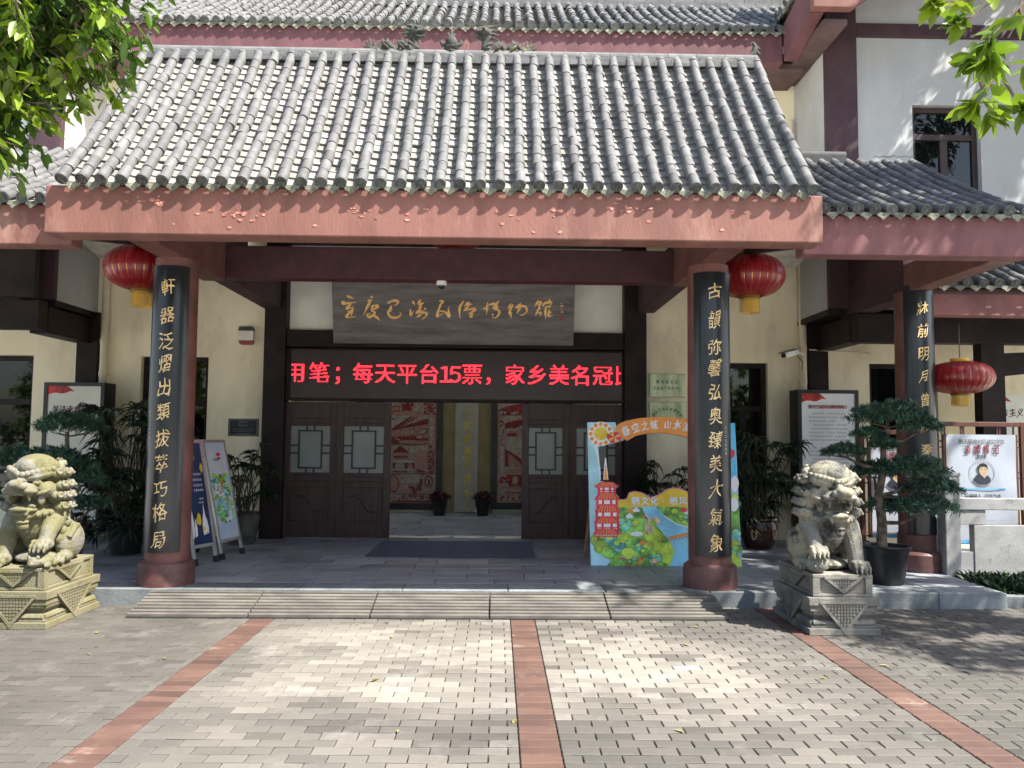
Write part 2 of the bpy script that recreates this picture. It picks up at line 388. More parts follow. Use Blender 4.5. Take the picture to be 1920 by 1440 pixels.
def window(parent, x0, x1, z0, z1, y, trans=None, bars=False, material=None):
    """window set in an opening: frame with mullion and transom, panes, inner bars"""
    fm = MB(); t = .07
    trans = trans or z1 - (z1 - z0) * .34; xm = (x0 + x1) / 2
    for a, b, c, d in ((x0, x1, z1 - t, z1), (x0, x1, z0, z0 + t), (x0, x0 + t, z0 + t, z1 - t), (x1 - t, x1, z0 + t, z1 - t), (x0 + t, x1 - t, trans - .04, trans + .04)):
        fm.box(a, b, y, y + .07, c, d)
    fm.box(xm - .05, xm + .05, y, y + .07, z0 + t, trans - .04)
    wn = fm.build('window', material or darkwood, parent, bevel=.006)
    p = MB()
    p.box(x0 + t, x1 - t, y + .035, y + .045, trans + .04, z1 - t); p.box(x0 + t, xm - .05, y + .035, y + .045, z0 + t, trans - .04); p.box(xm + .05, x1 - t, y + .035, y + .045, z0 + t, trans - .04)
    sub(p.build('pane', glass_m, parent), wn)
    if bars:
        b = MB(); n = max(3, int((x1 - x0) / .16))
        for k in range(1, n): b.box(x0 + (x1 - x0) * k / n - .008, x0 + (x1 - x0) * k / n + .008, y + .015, y + .03, z0 + t, z1 - t)
        for k in (.25, .5, .75): b.box(x0 + t, x1 - t, y + .013, y + .032, z0 + (z1 - z0) * k - .006, z0 + (z1 - z0) * k + .006)
        sub(b.build('bars', black_m, parent), wn)
    return wn
# ---------------------------------------------------------------- main hall
WY = 11.6                                   # front face of the hall wall
hall = thing('museum_hall', 'two storey cream walled museum hall with grey tiled upper roof behind the entrance porch', 'building', (-.6, WY, PT))
def hole(px0, py0, px1, py1, Y=WY): return (AX(px0, Y), AX(px1, Y), AZ(px0, py1, Y), AZ(px0, py0, Y))
w_l = hole(260, 668, 387, 985); w_r = hole(1352, 680, 1441, 960); w_r2 = hole(1632, 681, 1760, 960); w_l2 = hole(-160, 664, 57, 950)
door_h = (AX(505, WY), AX(1200, WY), PT, AZ(800, 752, WY))
win_h = [(a, b, max(c, .75), d) for a, b, c, d in (w_l, w_r, w_r2, w_l2)]
wb = MB(); wall_holes(wb, -9.2, 9.5, PT - .1, 7.4, WY, WY + .28, win_h + [door_h])
wb.build('wall', cream, hall)
for h in win_h: window(hall, *h, WY + .09)
# upper roof: eave strip with fascia, tiles
UY, UZ = 10.645, AZ(760, 47, 10.645)
UXL, UXR = AX(150, UY) , 4.02
tiled(hall, -7.2, 4.55, (UY, UZ), (12.45, UZ + 1.30), .1645, roll_len=.17, pan_len=.09, rr=.05, wob=.007, seed=5, sag=.03)
slab_roof(hall, -7.2, 4.62, (UY + .03, UZ), (12.45, UZ + 1.30), .1, darkpurple)
rr_ = MB(); rr_.prism([(-7.2, 12.46, UZ + 1.2), (-7.2, 14.3, UZ - .2), (-7.2, 14.3, UZ - .3), (-7.2, 12.46, UZ + 1.1)], (14.5, 0, 0)); rr_.build('added_rear_roof', tile_m, hall)  # unseen slope, added wide to keep sun off the lobby's back wall
ridge(hall, -7.2, 4.9, 12.47, UZ + 1.25, .22, .2, seed=8)
uf = MB(); zb = AZ(1420, 119, 10.7); uf.box(-7.3, 3.905, 10.68, 10.9, zb, UZ - .02); uf.build('fascia', purple_m, hall, bevel=.012)
ub = MB(); ub.box(-7.3, 4.3, 10.9, WY, zb + .02, zb + .10); ub.build('soffit', mat('soffit_dark', (.10, .06, .06), .8), hall)
# dark posts, beams and white panels round the entrance
EY = 11.36
zl = AZ(800, 752, EY); z615 = AZ(580, 618, EY); z525 = AZ(580, 500, EY)
pb_ = MB(); xa, xb, xc, xd = AX(490, EY), AX(531, EY), AX(1171, EY), AX(1213, EY)
pb_.box(xa, xb, EY, WY + .02, PT, z525 + .6); pb_.build('post', darkwood, hall, bevel=.01)
pb_ = MB(); pb_.box(xc, xd, EY, WY + .02, PT, z525 + .6); pb_.build('post', darkwood, hall, bevel=.01)
pb_ = MB(); pb_.box(xb + .002, xc - .002, EY + .03, WY + .02, AZ(800, 652, EY), z615); pb_.build('lintel', darkwood, hall, bevel=.01)
pb_ = MB(); pb_.box(xb + .002, xc - .002, EY + .03, WY + .02, z525 + .35, z525 + .6); pb_.build('upper_beam', darkwood, hall)
pb_ = MB(); pb_.box(xb + .003, xc - .003, WY - .05, WY + .003, z615 - .02, z525 + .36); pb_.build('wall_panel', mat('pale_panel_plaster', (.86, .84, .76), .9, var=.04, scale=2), hall)
for sgn, x0, x1 in ((1, AX(1515, WY), AX(1552, WY)), (-1, AX(141, WY), AX(181, WY))):
    pb_ = MB(); pb_.box(x0, x1, WY - .07, WY + .02, PT, 3.35); pb_.build('wall_post', darkwood, hall, bevel=.008)
# downpipes
for px, zt in ((189, 4.4), (1507, 4.6)):
    x = AX(px, WY - .09); mb = MB(); mb.tube([(x, WY - .09, PT), (x, WY - .09, zt)], .052, 14)
    for zz in (2.42, 2.9): mb.tube([(x, WY - .09, zz), (x, WY - .09, zz + .07)], .062, 14)
    mb.build('downpipe', pipe_m, hall, smooth=40)
mb = MB(); mb.tube([(4.33, WY - .07, 5.0), (4.33, WY - .07, 6.35)], .03, 8); mb.build('downpipe', pipe_m, hall, smooth=40)
# doors
DZ0, DZ1 = PT + .01, zl - .02
lat_m = mat('door_lattice', (.022, .014, .013), .5)
def door(x0, x1, y, leafcut, open_m=None, lit=0.):
    M = open_m or Matrix()
    xs = x1 - x0; h = DZ1 - DZ0; s_ = .10
    gz0, gz1 = DZ0 + h * .475, DZ0 + h * .82
    mb = MB()
    for a, b, c, d in ((x0, x0 + s_, DZ0, DZ1), (x1 - s_, x1, DZ0, DZ1), (x0 + s_, x1 - s_, gz1, DZ1), (x0 + s_, x1 - s_, DZ0, gz0)):
        mb.box(a, b, y, y + .05, c, d, M=M)
    for z0, z1 in ((gz0 - .13, gz0 - .04), (gz1 + .04, gz1 + .12), (DZ0 + h * .12, DZ0 + h * .37)):
        fr = .012
        for a, b, c, d in ((x0 + s_, x1 - s_, z1 - fr, z1), (x0 + s_, x1 - s_, z0, z0 + fr), (x0 + s_, x0 + s_ + fr, z0 + fr, z1 - fr), (x1 - s_ - fr, x1 - s_, z0 + fr, z1 - fr)):
            mb.box(a, b, y - .012, y + .002, c, d, M=M)
    dr = mb.build('door', doorwood, hall, bevel=.004)
    g = MB(); g.box(x0 + s_ - .01, x1 - s_ + .01, y + .022, y + .030, gz0 - .01, gz1 + .01, M=M); sub(g.build('frosted_pane', frost_m, hall), dr)
    L = MB(); ax, bx = x0 + s_, x1 - s_; wv = bx - ax; ix0, ix1 = ax + wv * .21, bx - wv * .21; hv = gz1 - gz0; iz0, iz1 = gz0 + hv * .12, gz1 - hv * .12; b = .012
    for a, bb, c, d in ((ix0 - b, ix1 + b, iz1, iz1 + 2 * b), (ix0 - b, ix1 + b, iz0 - 2 * b, iz0), (ix0 - b, ix0 + b, iz0, iz1), (ix1 - b, ix1 + b, iz0, iz1)):
        L.box(a, bb, y + .006, y + .021, c, d, M=M)
    xm, zm = (ax + bx) / 2, (gz0 + gz1) / 2
    for o in (-.055, .055):
        L.box(xm + o - b, xm + o + b, y + .008, y + .021, gz0, iz0 - 2 * b, M=M); L.box(xm + o - b, xm + o + b, y + .008, y + .021, iz1 + 2 * b, gz1, M=M)
        L.box(ax, ix0 - b, y + .008, y + .021, zm + o - b, zm + o + b, M=M); L.box(ix1 + b, bx, y + .008, y + .021, zm + o - b, zm + o + b, M=M)
    sub(L.build('lattice', lat_m, hall), dr)
    lf = MB(); cx_, cz_ = (x0 + x1) / 2, DZ0 + h * .245; sg = -1 if leafcut < 0 else 1
    pts = [Vector((cx_ + sg * (-.2 + .4 * t), y - .004, cz_ + .10 - .2 * t + .05 * math.sin(6.28 * t))) for t in [k / 10 for k in range(11)]]
    pts2 = [Vector((p.x, p.y, p.z + .035 * math.sin(math.pi * k / 10) * (1 if k < 6 else -.6))) for k, p in enumerate(pts)]
    lf.tube([M @ p for p in pts], .006, 5); lf.tube([M @ p for p in pts2], .006, 5); sub(lf.build('carved_leaf', doorwood, hall), dr)
    return dr
dxs = [AX(p, EY + .1) for p in (549, 632, 733)] + [AX(p, EY + .1) for p in (979, 1068, 1160)]
lw = .76
door(dxs[1] - lw, dxs[1] - .003, EY + .12, 1); door(dxs[1], dxs[2], EY + .10, 1)
door(dxs[3], dxs[4], EY + .10, -1); door(dxs[4] + .003, dxs[4] + lw, EY + .12, -1)
fr = MB(); fr.box(xb + .001, dxs[1] - lw - .003, EY + .02, WY, PT, zl); fr.box(dxs[4] + lw + .006, xc - .001, EY + .02, WY, PT, zl); fr.build('door_frame', darkwood, hall, bevel=.008)
fr = MB(); fr.box(xb + .004, xc - .004, EY + .05, WY + .27, zl, AZ(800, 655, EY)); fr.build('sign_backing', darkwood, hall)
# lobby behind the open door: left roofless to let skylight onto its back wall
LY = 15.4
lb = MB(); lb.box(-4.2, 3.2, LY, LY + .2, PT - .05, 4.6); lb.box(-4.4, -4.2, WY + .28, LY + .2, PT - .05, 4.6); lb.box(3.2, 3.4, WY + .28, LY + .2, PT - .05, 4.6)
lb.build('lobby_wall', cream, hall)
lp = MB(); x0, x1 = AX(826, LY), AX(925, LY); lp.box(x0, x1, LY - .05, LY + .01, PT, 3.6); lp.build('pilaster', mat('ochre_pilaster', (0.2145, 0.182, 0.0975), .8, var=.06), hall, bevel=.01)

# ---------------------------------------------------------------- entrance porch
PE, PRG = (6.59, AZ(800, 341, 6.59) - .03), (8.02, AZ(840, 111, 8.02))
PX0, PX1 = -3.64, 2.64
porch = thing('entrance_porch', 'entrance porch with steep sunlit grey tile roof, broad salmon red fascia and two round columns', 'porch', (-.55, 7.95, PT))
tiled(porch, PX0, PX1, PE, PRG, .1655, seed=11, sag=.03)
under_m = mat('pale_bounce_boarding', (.82, .79, .70), .9, var=.08)  # roof underside made pale to bounce ground light onto the plaque
slab_roof(porch, PX0 - .03, PX1 + .03, (PE[0] + .03, PE[1]), PRG, .12, under_m, back=(11.58, 4.55))
rg_o = ridge(porch, PX0 - .04, PX1 + .02, PRG[0] + .02, PRG[1] - .075, .115, .22, seed=2)
zf0 = AZ(800, 446, 6.62)
fb = MB(); fb.box(-3.80, 2.745, 6.62, 6.86, zf0, PE[1] - .03); fb.build('fascia', fascia_m, porch, bevel=.012)
for x, s_ in ((-3.70, -1), (2.66, 1)):
    gb = MB(); a = .05; gb.prism([(x - a, 6.87, zf0 + .02), (x - a, 11.5, zf0 + .9), (x - a, 11.5, 4.45), (x - a, 8.0, PRG[1] - .16), (x - a, 6.87, PE[1] - .05)], (2 * a, 0, 0)); gb.build('added_gable_panel', darkpurple, porch)  # unseen gable ends, added to stop sun leaking under the roof
CXL, CXR, CYY, CR = -3.225, 2.115, 7.97, .21
for x in (CXL, CXR):
    c = MB(); c.lathe((x, CYY, 0), [(0, PT + .1), (CR, PT + .1), (CR, 1.5), (CR * .965, 3.32), (CR * .96, 3.34), (0, 3.34)], 40); co = c.build('column', colred, porch, smooth=40)
    b = MB(); r0 = .264; b.lathe((x, CYY, PT), [(0, 0), (r0, 0), (r0 * 1.0, .04), (r0 * .99, .19), (r0 * .97, .21), (r0 * .86, .228), (CR + .01, .235), (0, .235)], 40)
    sub(b.build('column_base', basered, porch, smooth=30), co)
    xb0 = x + (.02 if x > 0 else -.02)
    k = MB(); k.box(x - .125, x + .125, 6.86, 9.0, 3.335, 3.80); k.build('bracket_beam', colred if True else darkwood, porch, bevel=.01)
    k = MB(); k.box(x - .12, x + .12, 9.0, EY, 3.40, 3.86); k.build('rear_beam', darkpurple, porch, bevel=.008)
cb = MB(); cb.box(CXL + .122, CXR - .122, 9.0, 9.22, AZ(700, 523, 9.0), AZ(700, 463.5, 9.0)); cb.build('cross_beam', mat('cross_beam_red', (0.0595, 0.0196, 0.0224), .6, var=.12), porch, bevel=.01)
# peeled paint flakes on the fascia
fl = MB(); r9 = random.Random(4)
for k in range(84):
    cxx = r9.uniform(-3.5, 2.55); zc = PE[1] - .075 - r9.uniform(.10, .30)
    if r9.random() < .88: g_ = r9.choice((-2.95, -2.5, -2.2, -1.15, .12, .5, .95, 1.15, 2.0)); cxx = g_ + r9.gauss(0, .10); zc = PE[1] - .20 - .05 * math.sin(g_ * 5) + r9.gauss(0, .028)
    n = r9.randint(5, 8); rx, rz = r9.uniform(.008, .035), r9.uniform(.006, .016)
    pts = [(cxx + rx * math.cos(6.28 * j / n) * r9.uniform(.5, 1.2), 6.6185 - .004 * r9.random(), zc + rz * math.sin(6.28 * j / n) * r9.uniform(.5, 1.2)) for j in range(n)]
    fl.prism(pts, (0, .006, 0))
fl.build('peeling_paint', mat('peeling_paint', (.50, .21, .155), .85, var=.25, scale=20), porch)

# ---------------------------------------------------------------- side canopies
def canopy(name, label, x0, x1, sgn, seed):
    t = thing(name, label, 'canopy', ((x0 + x1) / 2, 9.0, PT))
    E, Rg = (7.035, 3.665), (9.0, 4.80)
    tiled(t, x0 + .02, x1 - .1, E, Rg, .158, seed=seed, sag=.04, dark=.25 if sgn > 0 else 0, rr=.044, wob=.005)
    slab_roof(t, x0, x1 - .02, (7.06, E[1]), Rg, .1, under_m, back=(11.58, 4.25))
    f = MB(); f.box(x0, x1, 7.08, 7.28, 3.275, E[1] - .025); f.build('fascia', fascia_m if sgn < 0 else mat('plum_red_plaster', (0.1965, 0.08381, 0.08381), .8, c2=(0.1503, 0.06069, 0.06358), scale=2.2, stretch=(2, 1, .4), bump=.003, bscale=25, c3=(0.3179, 0.1907, 0.1792), scale3=4, lo3=.66, hi3=.72), t, bevel=.012)
    return t
can_r = canopy('side_canopy', 'lower tiled canopy with plum red fascia right of the entrance porch', 2.75, 4.86, 1, 21)
can_l = canopy('side_canopy', 'lower tiled canopy left of the entrance porch, half hidden by green leaves', -9.0, -3.81, -1, 22)
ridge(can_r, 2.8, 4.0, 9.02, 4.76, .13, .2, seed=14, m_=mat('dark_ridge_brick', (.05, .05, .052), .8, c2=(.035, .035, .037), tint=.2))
def corner_post(t, x, sgn):
    c = MB(); c.lathe((x, 9.05, 0), [(0, PT + .1), (.20, PT + .1), (.2, 1.5), (.195, 3.30), (0, 3.30)], 36); co = c.build('column', colred, t, smooth=40)
    b = MB(); b.lathe((x, 9.05, PT), [(0, 0), (.275, 0), (.285, .05), (.28, .19), (.26, .215), (.215, .23), (.215, .40), (.2, .42), (0, .42)], 36); sub(b.build('column_base', basered, t, smooth=30), co)
    k = MB(); k.box(x - .12, x + .12, 7.28, 9.0, 3.30, 3.62); k.build('bracket_beam', colred, t, bevel=.008)
    k = MB(); k.box(x - .12, x + .12, 10.42, WY - .07, 2.90, 3.25) ; k.build('rear_beam', darkwood, t, bevel=.008)
corner_post(can_r, 4.77, 1); corner_post(can_l, -5.98, -1)
k = MB(); k.box(4.652, 4.92, 9.0, 10.7, 3.26, 4.25); k.build('side_panel', darkpurple, can_r)
k = MB(); k.box(-9, -5.862, 10.2, 10.4, 2.93, 3.3); k.build('cross_beam', darkwood, can_l, bevel=.008)
k = MB(); k.box(-9, -5.85, 10.05, 10.15, 3.31, 4.3); k.build('side_panel', darkwood, can_l)
# gallery running right from the corner column
gal = thing('side_gallery', 'covered gallery with low dark tiled roof behind the rightmost column', 'gallery', (6.9, 8.9, PT))
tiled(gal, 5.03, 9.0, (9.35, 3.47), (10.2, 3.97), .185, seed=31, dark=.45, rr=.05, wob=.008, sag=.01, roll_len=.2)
slab_roof(gal, 4.97, 9.0, (9.38, 3.47), (10.2, 3.97), .08, darkpurple, back=(10.48, 3.9))
k = MB(); k.box(4.98, 9.0, 9.44, 9.62, 3.11, 3.435); k.build('fascia', mat('gallery_fascia', (0.2016, 0.084, 0.0728), .8, var=.14, scale=2, c3=(0.28, 0.168, 0.1456), scale3=5, lo3=.66, hi3=.72), gal, bevel=.01)
k = MB(); k.box(4.655, 9.0, 10.2, 10.4, 2.87, 3.25); k.build('beam', darkwood, gal, bevel=.01)
x0 = AX(1837, 10.3); k = MB(); k.box(x0, AX(1880, 10.3), 10.22, 10.4, PT, 2.87); k.build('post', darkwood, gal)
k = MB(); k.prism([(AX(1880, 10.3), 10.24, 2.45), (AX(1880, 10.3), 10.24, 2.75), (9, 10.24, 2.87), (9, 10.24, 2.72)], (0, .14, 0)); k.build('brace', darkwood, gal)

# ---------------------------------------------------------------- wings
def wing(name, label, s_):
    t = thing(name, label, 'building', (s_ * 6.5, 10.5, PT))
    X = lambda x: -1.42 - x if s_ < 0 else x
    def bx(mb, a, b, *r): mb.box(min(X(a), X(b)), max(X(a), X(b)), *r)
    wz0, wz1 = AZ(1730, 362, 10.5), AZ(1730, 197, 10.5); h = (5.60, 6.53, wz0 - .1, wz1)
    mb = MB(); z0 = 3.35
    for a, b, c, d in ((4.40, h[0], z0, 9.4), (h[1], 9.5, z0, 9.4), (h[0], h[1], z0, h[2]), (h[0], h[1], h[3], 9.4)): bx(mb, a, b, 10.5, 10.75, c, d)
    bx(mb, 4.40, 4.62, 10.75, 11.6, z0, 9.4)
    mb.build('wall', white_wall, t)
    xa, xb = X(h[0]), X(h[1])
    window(t, min(xa, xb), max(xa, xb), h[2], h[3], 10.58, trans=AZ(1730, 253, 10.5), material=mat('brown_window_frame', (.045, .026, .026), .5))
    if s_ > 0:
        p = MB(); r7 = random.Random(3); xx, zz = 5.05, A(1650, 294, 10.5)[1]; pts = []
        while xx < 5.6: pts.append((xx, 10.498, zz + r7.gauss(0, .010))); xx += .045
        p.tube(pts, [.0045 * r7.uniform(.4, 1.2) for _ in pts], 5); p.build('crack', mat('crack_dark', (.10, .09, .08), .9), t)
    p = MB(); bx(p, 4.393, 4.83, 10.44, 10.52, 3.35, 9.4); p.build('post', darkpurple, t, bevel=.01)
    p = MB(); bx(p, 4.832, 9.5, 10.455, 10.52, AZ(1650, 68, 10.45), AZ(1650, 43, 10.45)); p.build('beam', darkpurple, t, bevel=.01)
    zb = AZ(1477, 117, 10.7); zr = zb + .62
    # eave board along the depth, barge board rising from its front end
    p = MB(); p.prism([(X(3.915), 10.68, zb), (X(3.915), 10.68, zr - .1), (X(3.915), 9.75, zr + .1), (X(3.915), 9.75, zb + .19)], (s_ * .185, 0, 0)); p.build('eave_board', purple_m, t, bevel=.01)
    p = MB(); p.prism([(X(3.915), 9.62, zb + .2), (X(4.42), 9.62, zb + .2), (X(8.2), 9.62, zb + 2.98), (X(8.2), 9.62, zb + 3.5), (X(3.915), 9.62, zb + .72)], (0, .128, 0)); p.build('barge_board', fascia_m, t, bevel=.01)
    p = MB(); bx(p, 4.40, 9.5, 10.5, 11.6, 3.27, 3.345); p.build('floor_slab', darkwood, t)
    p = MB(); bx(p, 4.10, 4.40, 9.76, 11.55, zb + .05, zb + .12); p.build('soffit', MATS['soffit_dark'], t)
    # tiles of the wing roof slope down towards the hall
    M = Matrix(((0, s_, 0, X(3.9)), (1, 0, 0, 9.6), (0, 0, 1, zr + .08)) + ((0, 0, 0, 1),))
    if s_ < 0: M = Matrix(((0, -1, 0, X(3.9)), (1, 0, 0, 9.6), (0, 0, 1, zr), (0, 0, 0, 1)))
    tiled(t, .02, 2.9, (0, 0), (2.6, 1.85), .165, M=M, seed=41, roll_len=.18, rr=.05)
    slab_roof(t, 0, 2.95, (.02, 0), (2.6, 1.85), .1, darkpurple, M=M)
    return t
wing('wing_building', 'right wing of the museum with white wall, dark plum post and leaf shadowed upper window', 1)
wing('wing_building', 'left wing of the museum, almost hidden behind the green tree', -1)

# ---------------------------------------------------------------- roof ornaments
def from_px(px, py, Y): x, z = A(px, py, Y); return Vector((x, Y, z))
OY = PRG[0] + .02
def dragon(flip, pxc, label):
    zb = PRG[1] + .06
    if flip > 0: px = lambda u: 680 + u   # left dragon, head to the right
    base = from_px(pxc, 90, OY); base.z = zb
    t = thing('dragon_ornament', label, 'roof ornament', base, 'carved dragons on the porch ridge')
    k = 1 / 1497 * OY
    def q(u, v, dy=0): return Vector((base.x + flip * u * k, OY + dy, zb + v * k))
    mb = MB()
    body = [(-46, 10), (-40, 5), (-30, 10), (-22, 19), (-12, 21), (-6, 12), (2, 9), (8, 17), (16, 21), (22, 16), (27, 9), (36, 8), (42, 14), (41, 24), (36, 32), (34, 37)]
    rad = [3, 4.5, 5, 5, 5, 5, 5.5, 5.5, 5.5, 5.5, 6, 8, 8.5, 7.5, 7, 6]
    mb.tube([q(u, v, .015 * math.sin(u * .2)) for u, v in body], [r * k for r in rad], 10)
    for i in range(1, 13):   # dorsal spikes
        u, v = body[i]; r = rad[i]; mb.prism([q(u - 4, v + r * .7, -.01), q(u + 1, v + r + 6, -.01), q(u + 5, v + r * .7, -.01)], (0, .02, 0))
    for a, b, c in ((-46, 10, (-56, 26)), (-45, 8, (-48, 34)), (-42, 8, (-60, 14)), (-40, 12, (-38, 32)), (-45, 4, (-57, 5))):   # tail flames
        mb.prism([q(a - 3, b - 3, -.012), q(c[0], c[1], -.012), q(a + 5, b + 3, -.012)], (0, .024, 0))
    mb.ell(q(40, 43), (10 * k, .07, 8 * k)); mb.ell(q(50, 44), (11 * k, .05, 5 * k)); mb.ell(q(58, 46), (5 * k, .045, 4.5 * k)); mb.ell(q(49, 33), (10 * k, .045, 3.2 * k)); mb.ell(q(57, 34), (3.5 * k, .04, 3 * k))
    for a in ((24, 46, 14, 50), (26, 40, 12, 40), (27, 34, 17, 31), (32, 50, 16, 60), (40, 50, 30, 60), (47, 49, 42, 58)):
        mb.tube([q(a[0] + 12, a[1]), q((a[0] + a[2]) / 2 + 5, (a[1] + a[3]) / 2 + 1), q(a[2], a[3])], [4 * k, 3 * k, .8 * k], 6)
    mb.ell(q(44, 48, -.06), .018); mb.ell(q(44, 48, .06), .018)
    for u, v in ((-20, 4), (-8, 3), (6, 3), (20, 3), (34, 3), (-32, 3)): mb.ell(q(u, v), (9 * k, .06, 5 * k))   # cloud base
    for u, v in ((-18, 8), (30, 14), (12, 8)): mb.tube([q(u, v + 5, -.05), q(u + 6, v, -.07), q(u + 10, v - 4, -.07)], [4 * k, 3 * k, 2 * k], 7)
    o = mb.build('body', stone_orn, t, smooth=60)
    md = o.modifiers.new('r', 'REMESH'); md.mode = 'VOXEL'; md.voxel_size = .0075; md.use_smooth_shade = True
    return t
dragon(1, 738, 'carved stone dragon facing right, left of the pearl finial on the porch ridge')
dragon(-1, 950, 'carved stone dragon facing left, right of the pearl finial on the porch ridge')
b = from_px(846, 97, OY); b.z = PRG[1] + .06
t = thing('pearl_finial', 'carved stone flaming pearl finial between two ridge dragons', 'roof ornament', b); k = OY / 1497
mb = MB(); mb.lathe(b, [(0, -.01), (12 * k, 0), (13.5 * k, 3 * k), (10 * k, 7 * k), (13 * k, 10 * k), (14 * k, 13 * k), (9.5 * k, 16 * k), (11 * k, 20 * k), (11.5 * k, 26 * k), (9 * k, 33 * k), (4 * k, 37 * k), (0, 38 * k)], 24, fn=lambda a, z: 1 + (.06 * math.cos(8 * a) if z < 14 * k else 0))
for sgn in (-1, 1): mb.tube([b + Vector((sgn * 9 * k, 0, 18 * k)), b + Vector((sgn * 17 * k, 0, 19 * k)), b + Vector((sgn * 20 * k, 0, 24 * k)), b + Vector((sgn * 18 * k, 0, 30 * k))], [4 * k, 4 * k, 3.2 * k, .6 * k], 8)
for u, v in ((0, 49), (-6, 43), (6, 43)): mb.tube([b + Vector((u * .4 * k, 0, 34 * k)), b + Vector((u * k, 0, (v - 3) * k)), b + Vector((u * .9 * k, 0, v * k))], [4.5 * k, 3 * k, .5 * k], 8)
mb.build('body', stone_orn, t, smooth=50)
for sgn, x, lab in ((1, PX1 + .02, 'curling stone ridge end ornament at the right end of the porch ridge'), (-1, PX0 - .02, 'curling stone ridge end ornament at the left end of the porch ridge, beside leaves')):
    b = Vector((x, OY, PRG[1] + .05)); t = thing('ridge_end_ornament', lab, 'roof ornament', b, 'curled ornaments at the ridge ends'); mb = MB()
    c = lambda u, v: b + Vector((sgn * u * k, 0, v * k))
    mb.tube([c(-34, 0), c(-18, 3), c(-8, 9), c(-3, 18), c(-2, 28), c(-6, 35), c(-11, 32)], [4 * k, 6 * k, 7 * k, 6 * k, 5 * k, 3.5 * k, 2 * k], 8)
    for a, bb in (((0, 26), (8, 24)), ((1, 16), (9, 12)), ((-2, 8), (8, 4)), ((-3, 0), (9, -4))): mb.tube([c(*a), c((a[0] + bb[0]) / 2, (a[1] + bb[1]) / 2 - 1), c(*bb)], [5 * k, 3.5 * k, .8 * k], 7)
    mb.build('body', stone_orn, t, smooth=60)
# ---------------------------------------------------------------- tools for things whose outline is known on a plane
CAM = Vector((0, 0, EYE))
def onplane(px, py, o, n):
    d = FW + RT * ((px - 960) / F) - UP * ((py - 720) / F); return CAM + d * ((o - CAM).dot(n) / d.dot(n))
class Board:
    """flat board with its own frame: o origin, u right, v up (may lean); pts traced in a zoomed view (x0, y0, scale)"""
    def __init__(s, o, u, v, view=None):
        s.o, s.u, s.v = Vector(o), Vector(u).normalized(), Vector(v).normalized(); s.n = s.u.cross(s.v); s.f = plane(s.o, s.u, s.v); s.view = view
    def uv(s, zx, zy):
        x0, y0, k = s.view; p = onplane(x0 + zx / k, y0 + zy / k, s.o, s.n) - s.o; return (p.dot(s.u), p.dot(s.v))
    def pts(s, L): return [s.uv(*p) for p in L]
    def layer(s, mb, L, z, tint=.5): flat(mb, s.f, s.pts(L) if not isinstance(L[0][0], str) else L, z, tint)
gold = mat('gold_leaf_paint', (.8, .5, .16), .45, c2=(.65, .38, .1), scale=14, spec=.6)
gold_pale = mat('faded_gold_paint', (.85, .65, .34), .5, c2=(.70, .48, .2), scale=10)
ink = mat('black_ink', (.03, .03, .032), .6); red_ink = mat('red_ink', (.42, .03, .03), .6, var=.1); grey_ink = mat('grey_ink', (.25, .25, .26), .7)
poster_w = mat('poster_paper', (.74, .75, .76), .45, var=.04, scale=2); poster_c = mat('cream_poster', (.72, .70, .60), .5, var=.05, scale=2)
flag_red = mat('flag_red', (.50, .025, .02), .5, var=.25, scale=6)
def brush(mb, f, pts, r, z=0.):
    """one brush stroke: tapered, flattened ribbon with a rounded ridge"""
    P = []
    for a, b in zip(pts, pts[1:]):
        for k in range(4): t = k / 4; P.append((a[0] + (b[0] - a[0]) * t, a[1] + (b[1] - a[1]) * t))
    P.append(pts[-1])
    for _ in range(2): P = [P[0]] + [((P[i - 1][0] + 2 * P[i][0] + P[i + 1][0]) / 4, (P[i - 1][1] + 2 * P[i][1] + P[i + 1][1]) / 4) for i in range(1, len(P) - 1)] + [P[-1]]
    n = len(P); vs = []
    for i, p in enumerate(P):
        a, b = P[max(i - 1, 0)], P[min(i + 1, n - 1)]; dx, dy = b[0] - a[0], b[1] - a[1]; L = math.hypot(dx, dy) or 1
        t = i / (n - 1); w_ = r * (.62 + .45 * math.sin(math.pi * min(1, t * 1.15 + .12)) - .15 * math.sin(9 * t)); nx, ny = -dy / L * w_, dx / L * w_
        if i in (0, n - 1): nx *= .45; ny *= .45
        vs += [f(p[0] + nx, p[1] + ny, z), f(p[0], p[1], z + r * .5), f(p[0] - nx, p[1] - ny, z)]
    mb.add(vs, [q for i in range(n - 1) for q in ((i * 3, i * 3 + 1, i * 3 + 4, i * 3 + 3), (i * 3 + 1, i * 3 + 2, i * 3 + 5, i * 3 + 4))])
def dabs(mb, f, x0, x1, y, h, z=0., rg=rnd, gap=.2):
    """a line of illegibly small print"""
    x = x0
    while x < x1 - h * .5:
        w_ = h * rg.uniform(.7, .95)
        if rg.random() > .06:
            flat(mb, f, rect(x, y - h * .42, x + w_, y - h * .25), z); flat(mb, f, rect(x + w_ * .3, y - h * .2, x + w_ * .5, y + h * .45), z); flat(mb, f, rect(x, y + h * .1, x + w_ * .95, y + h * .25), z + .0004)
        x += w_ + h * gap
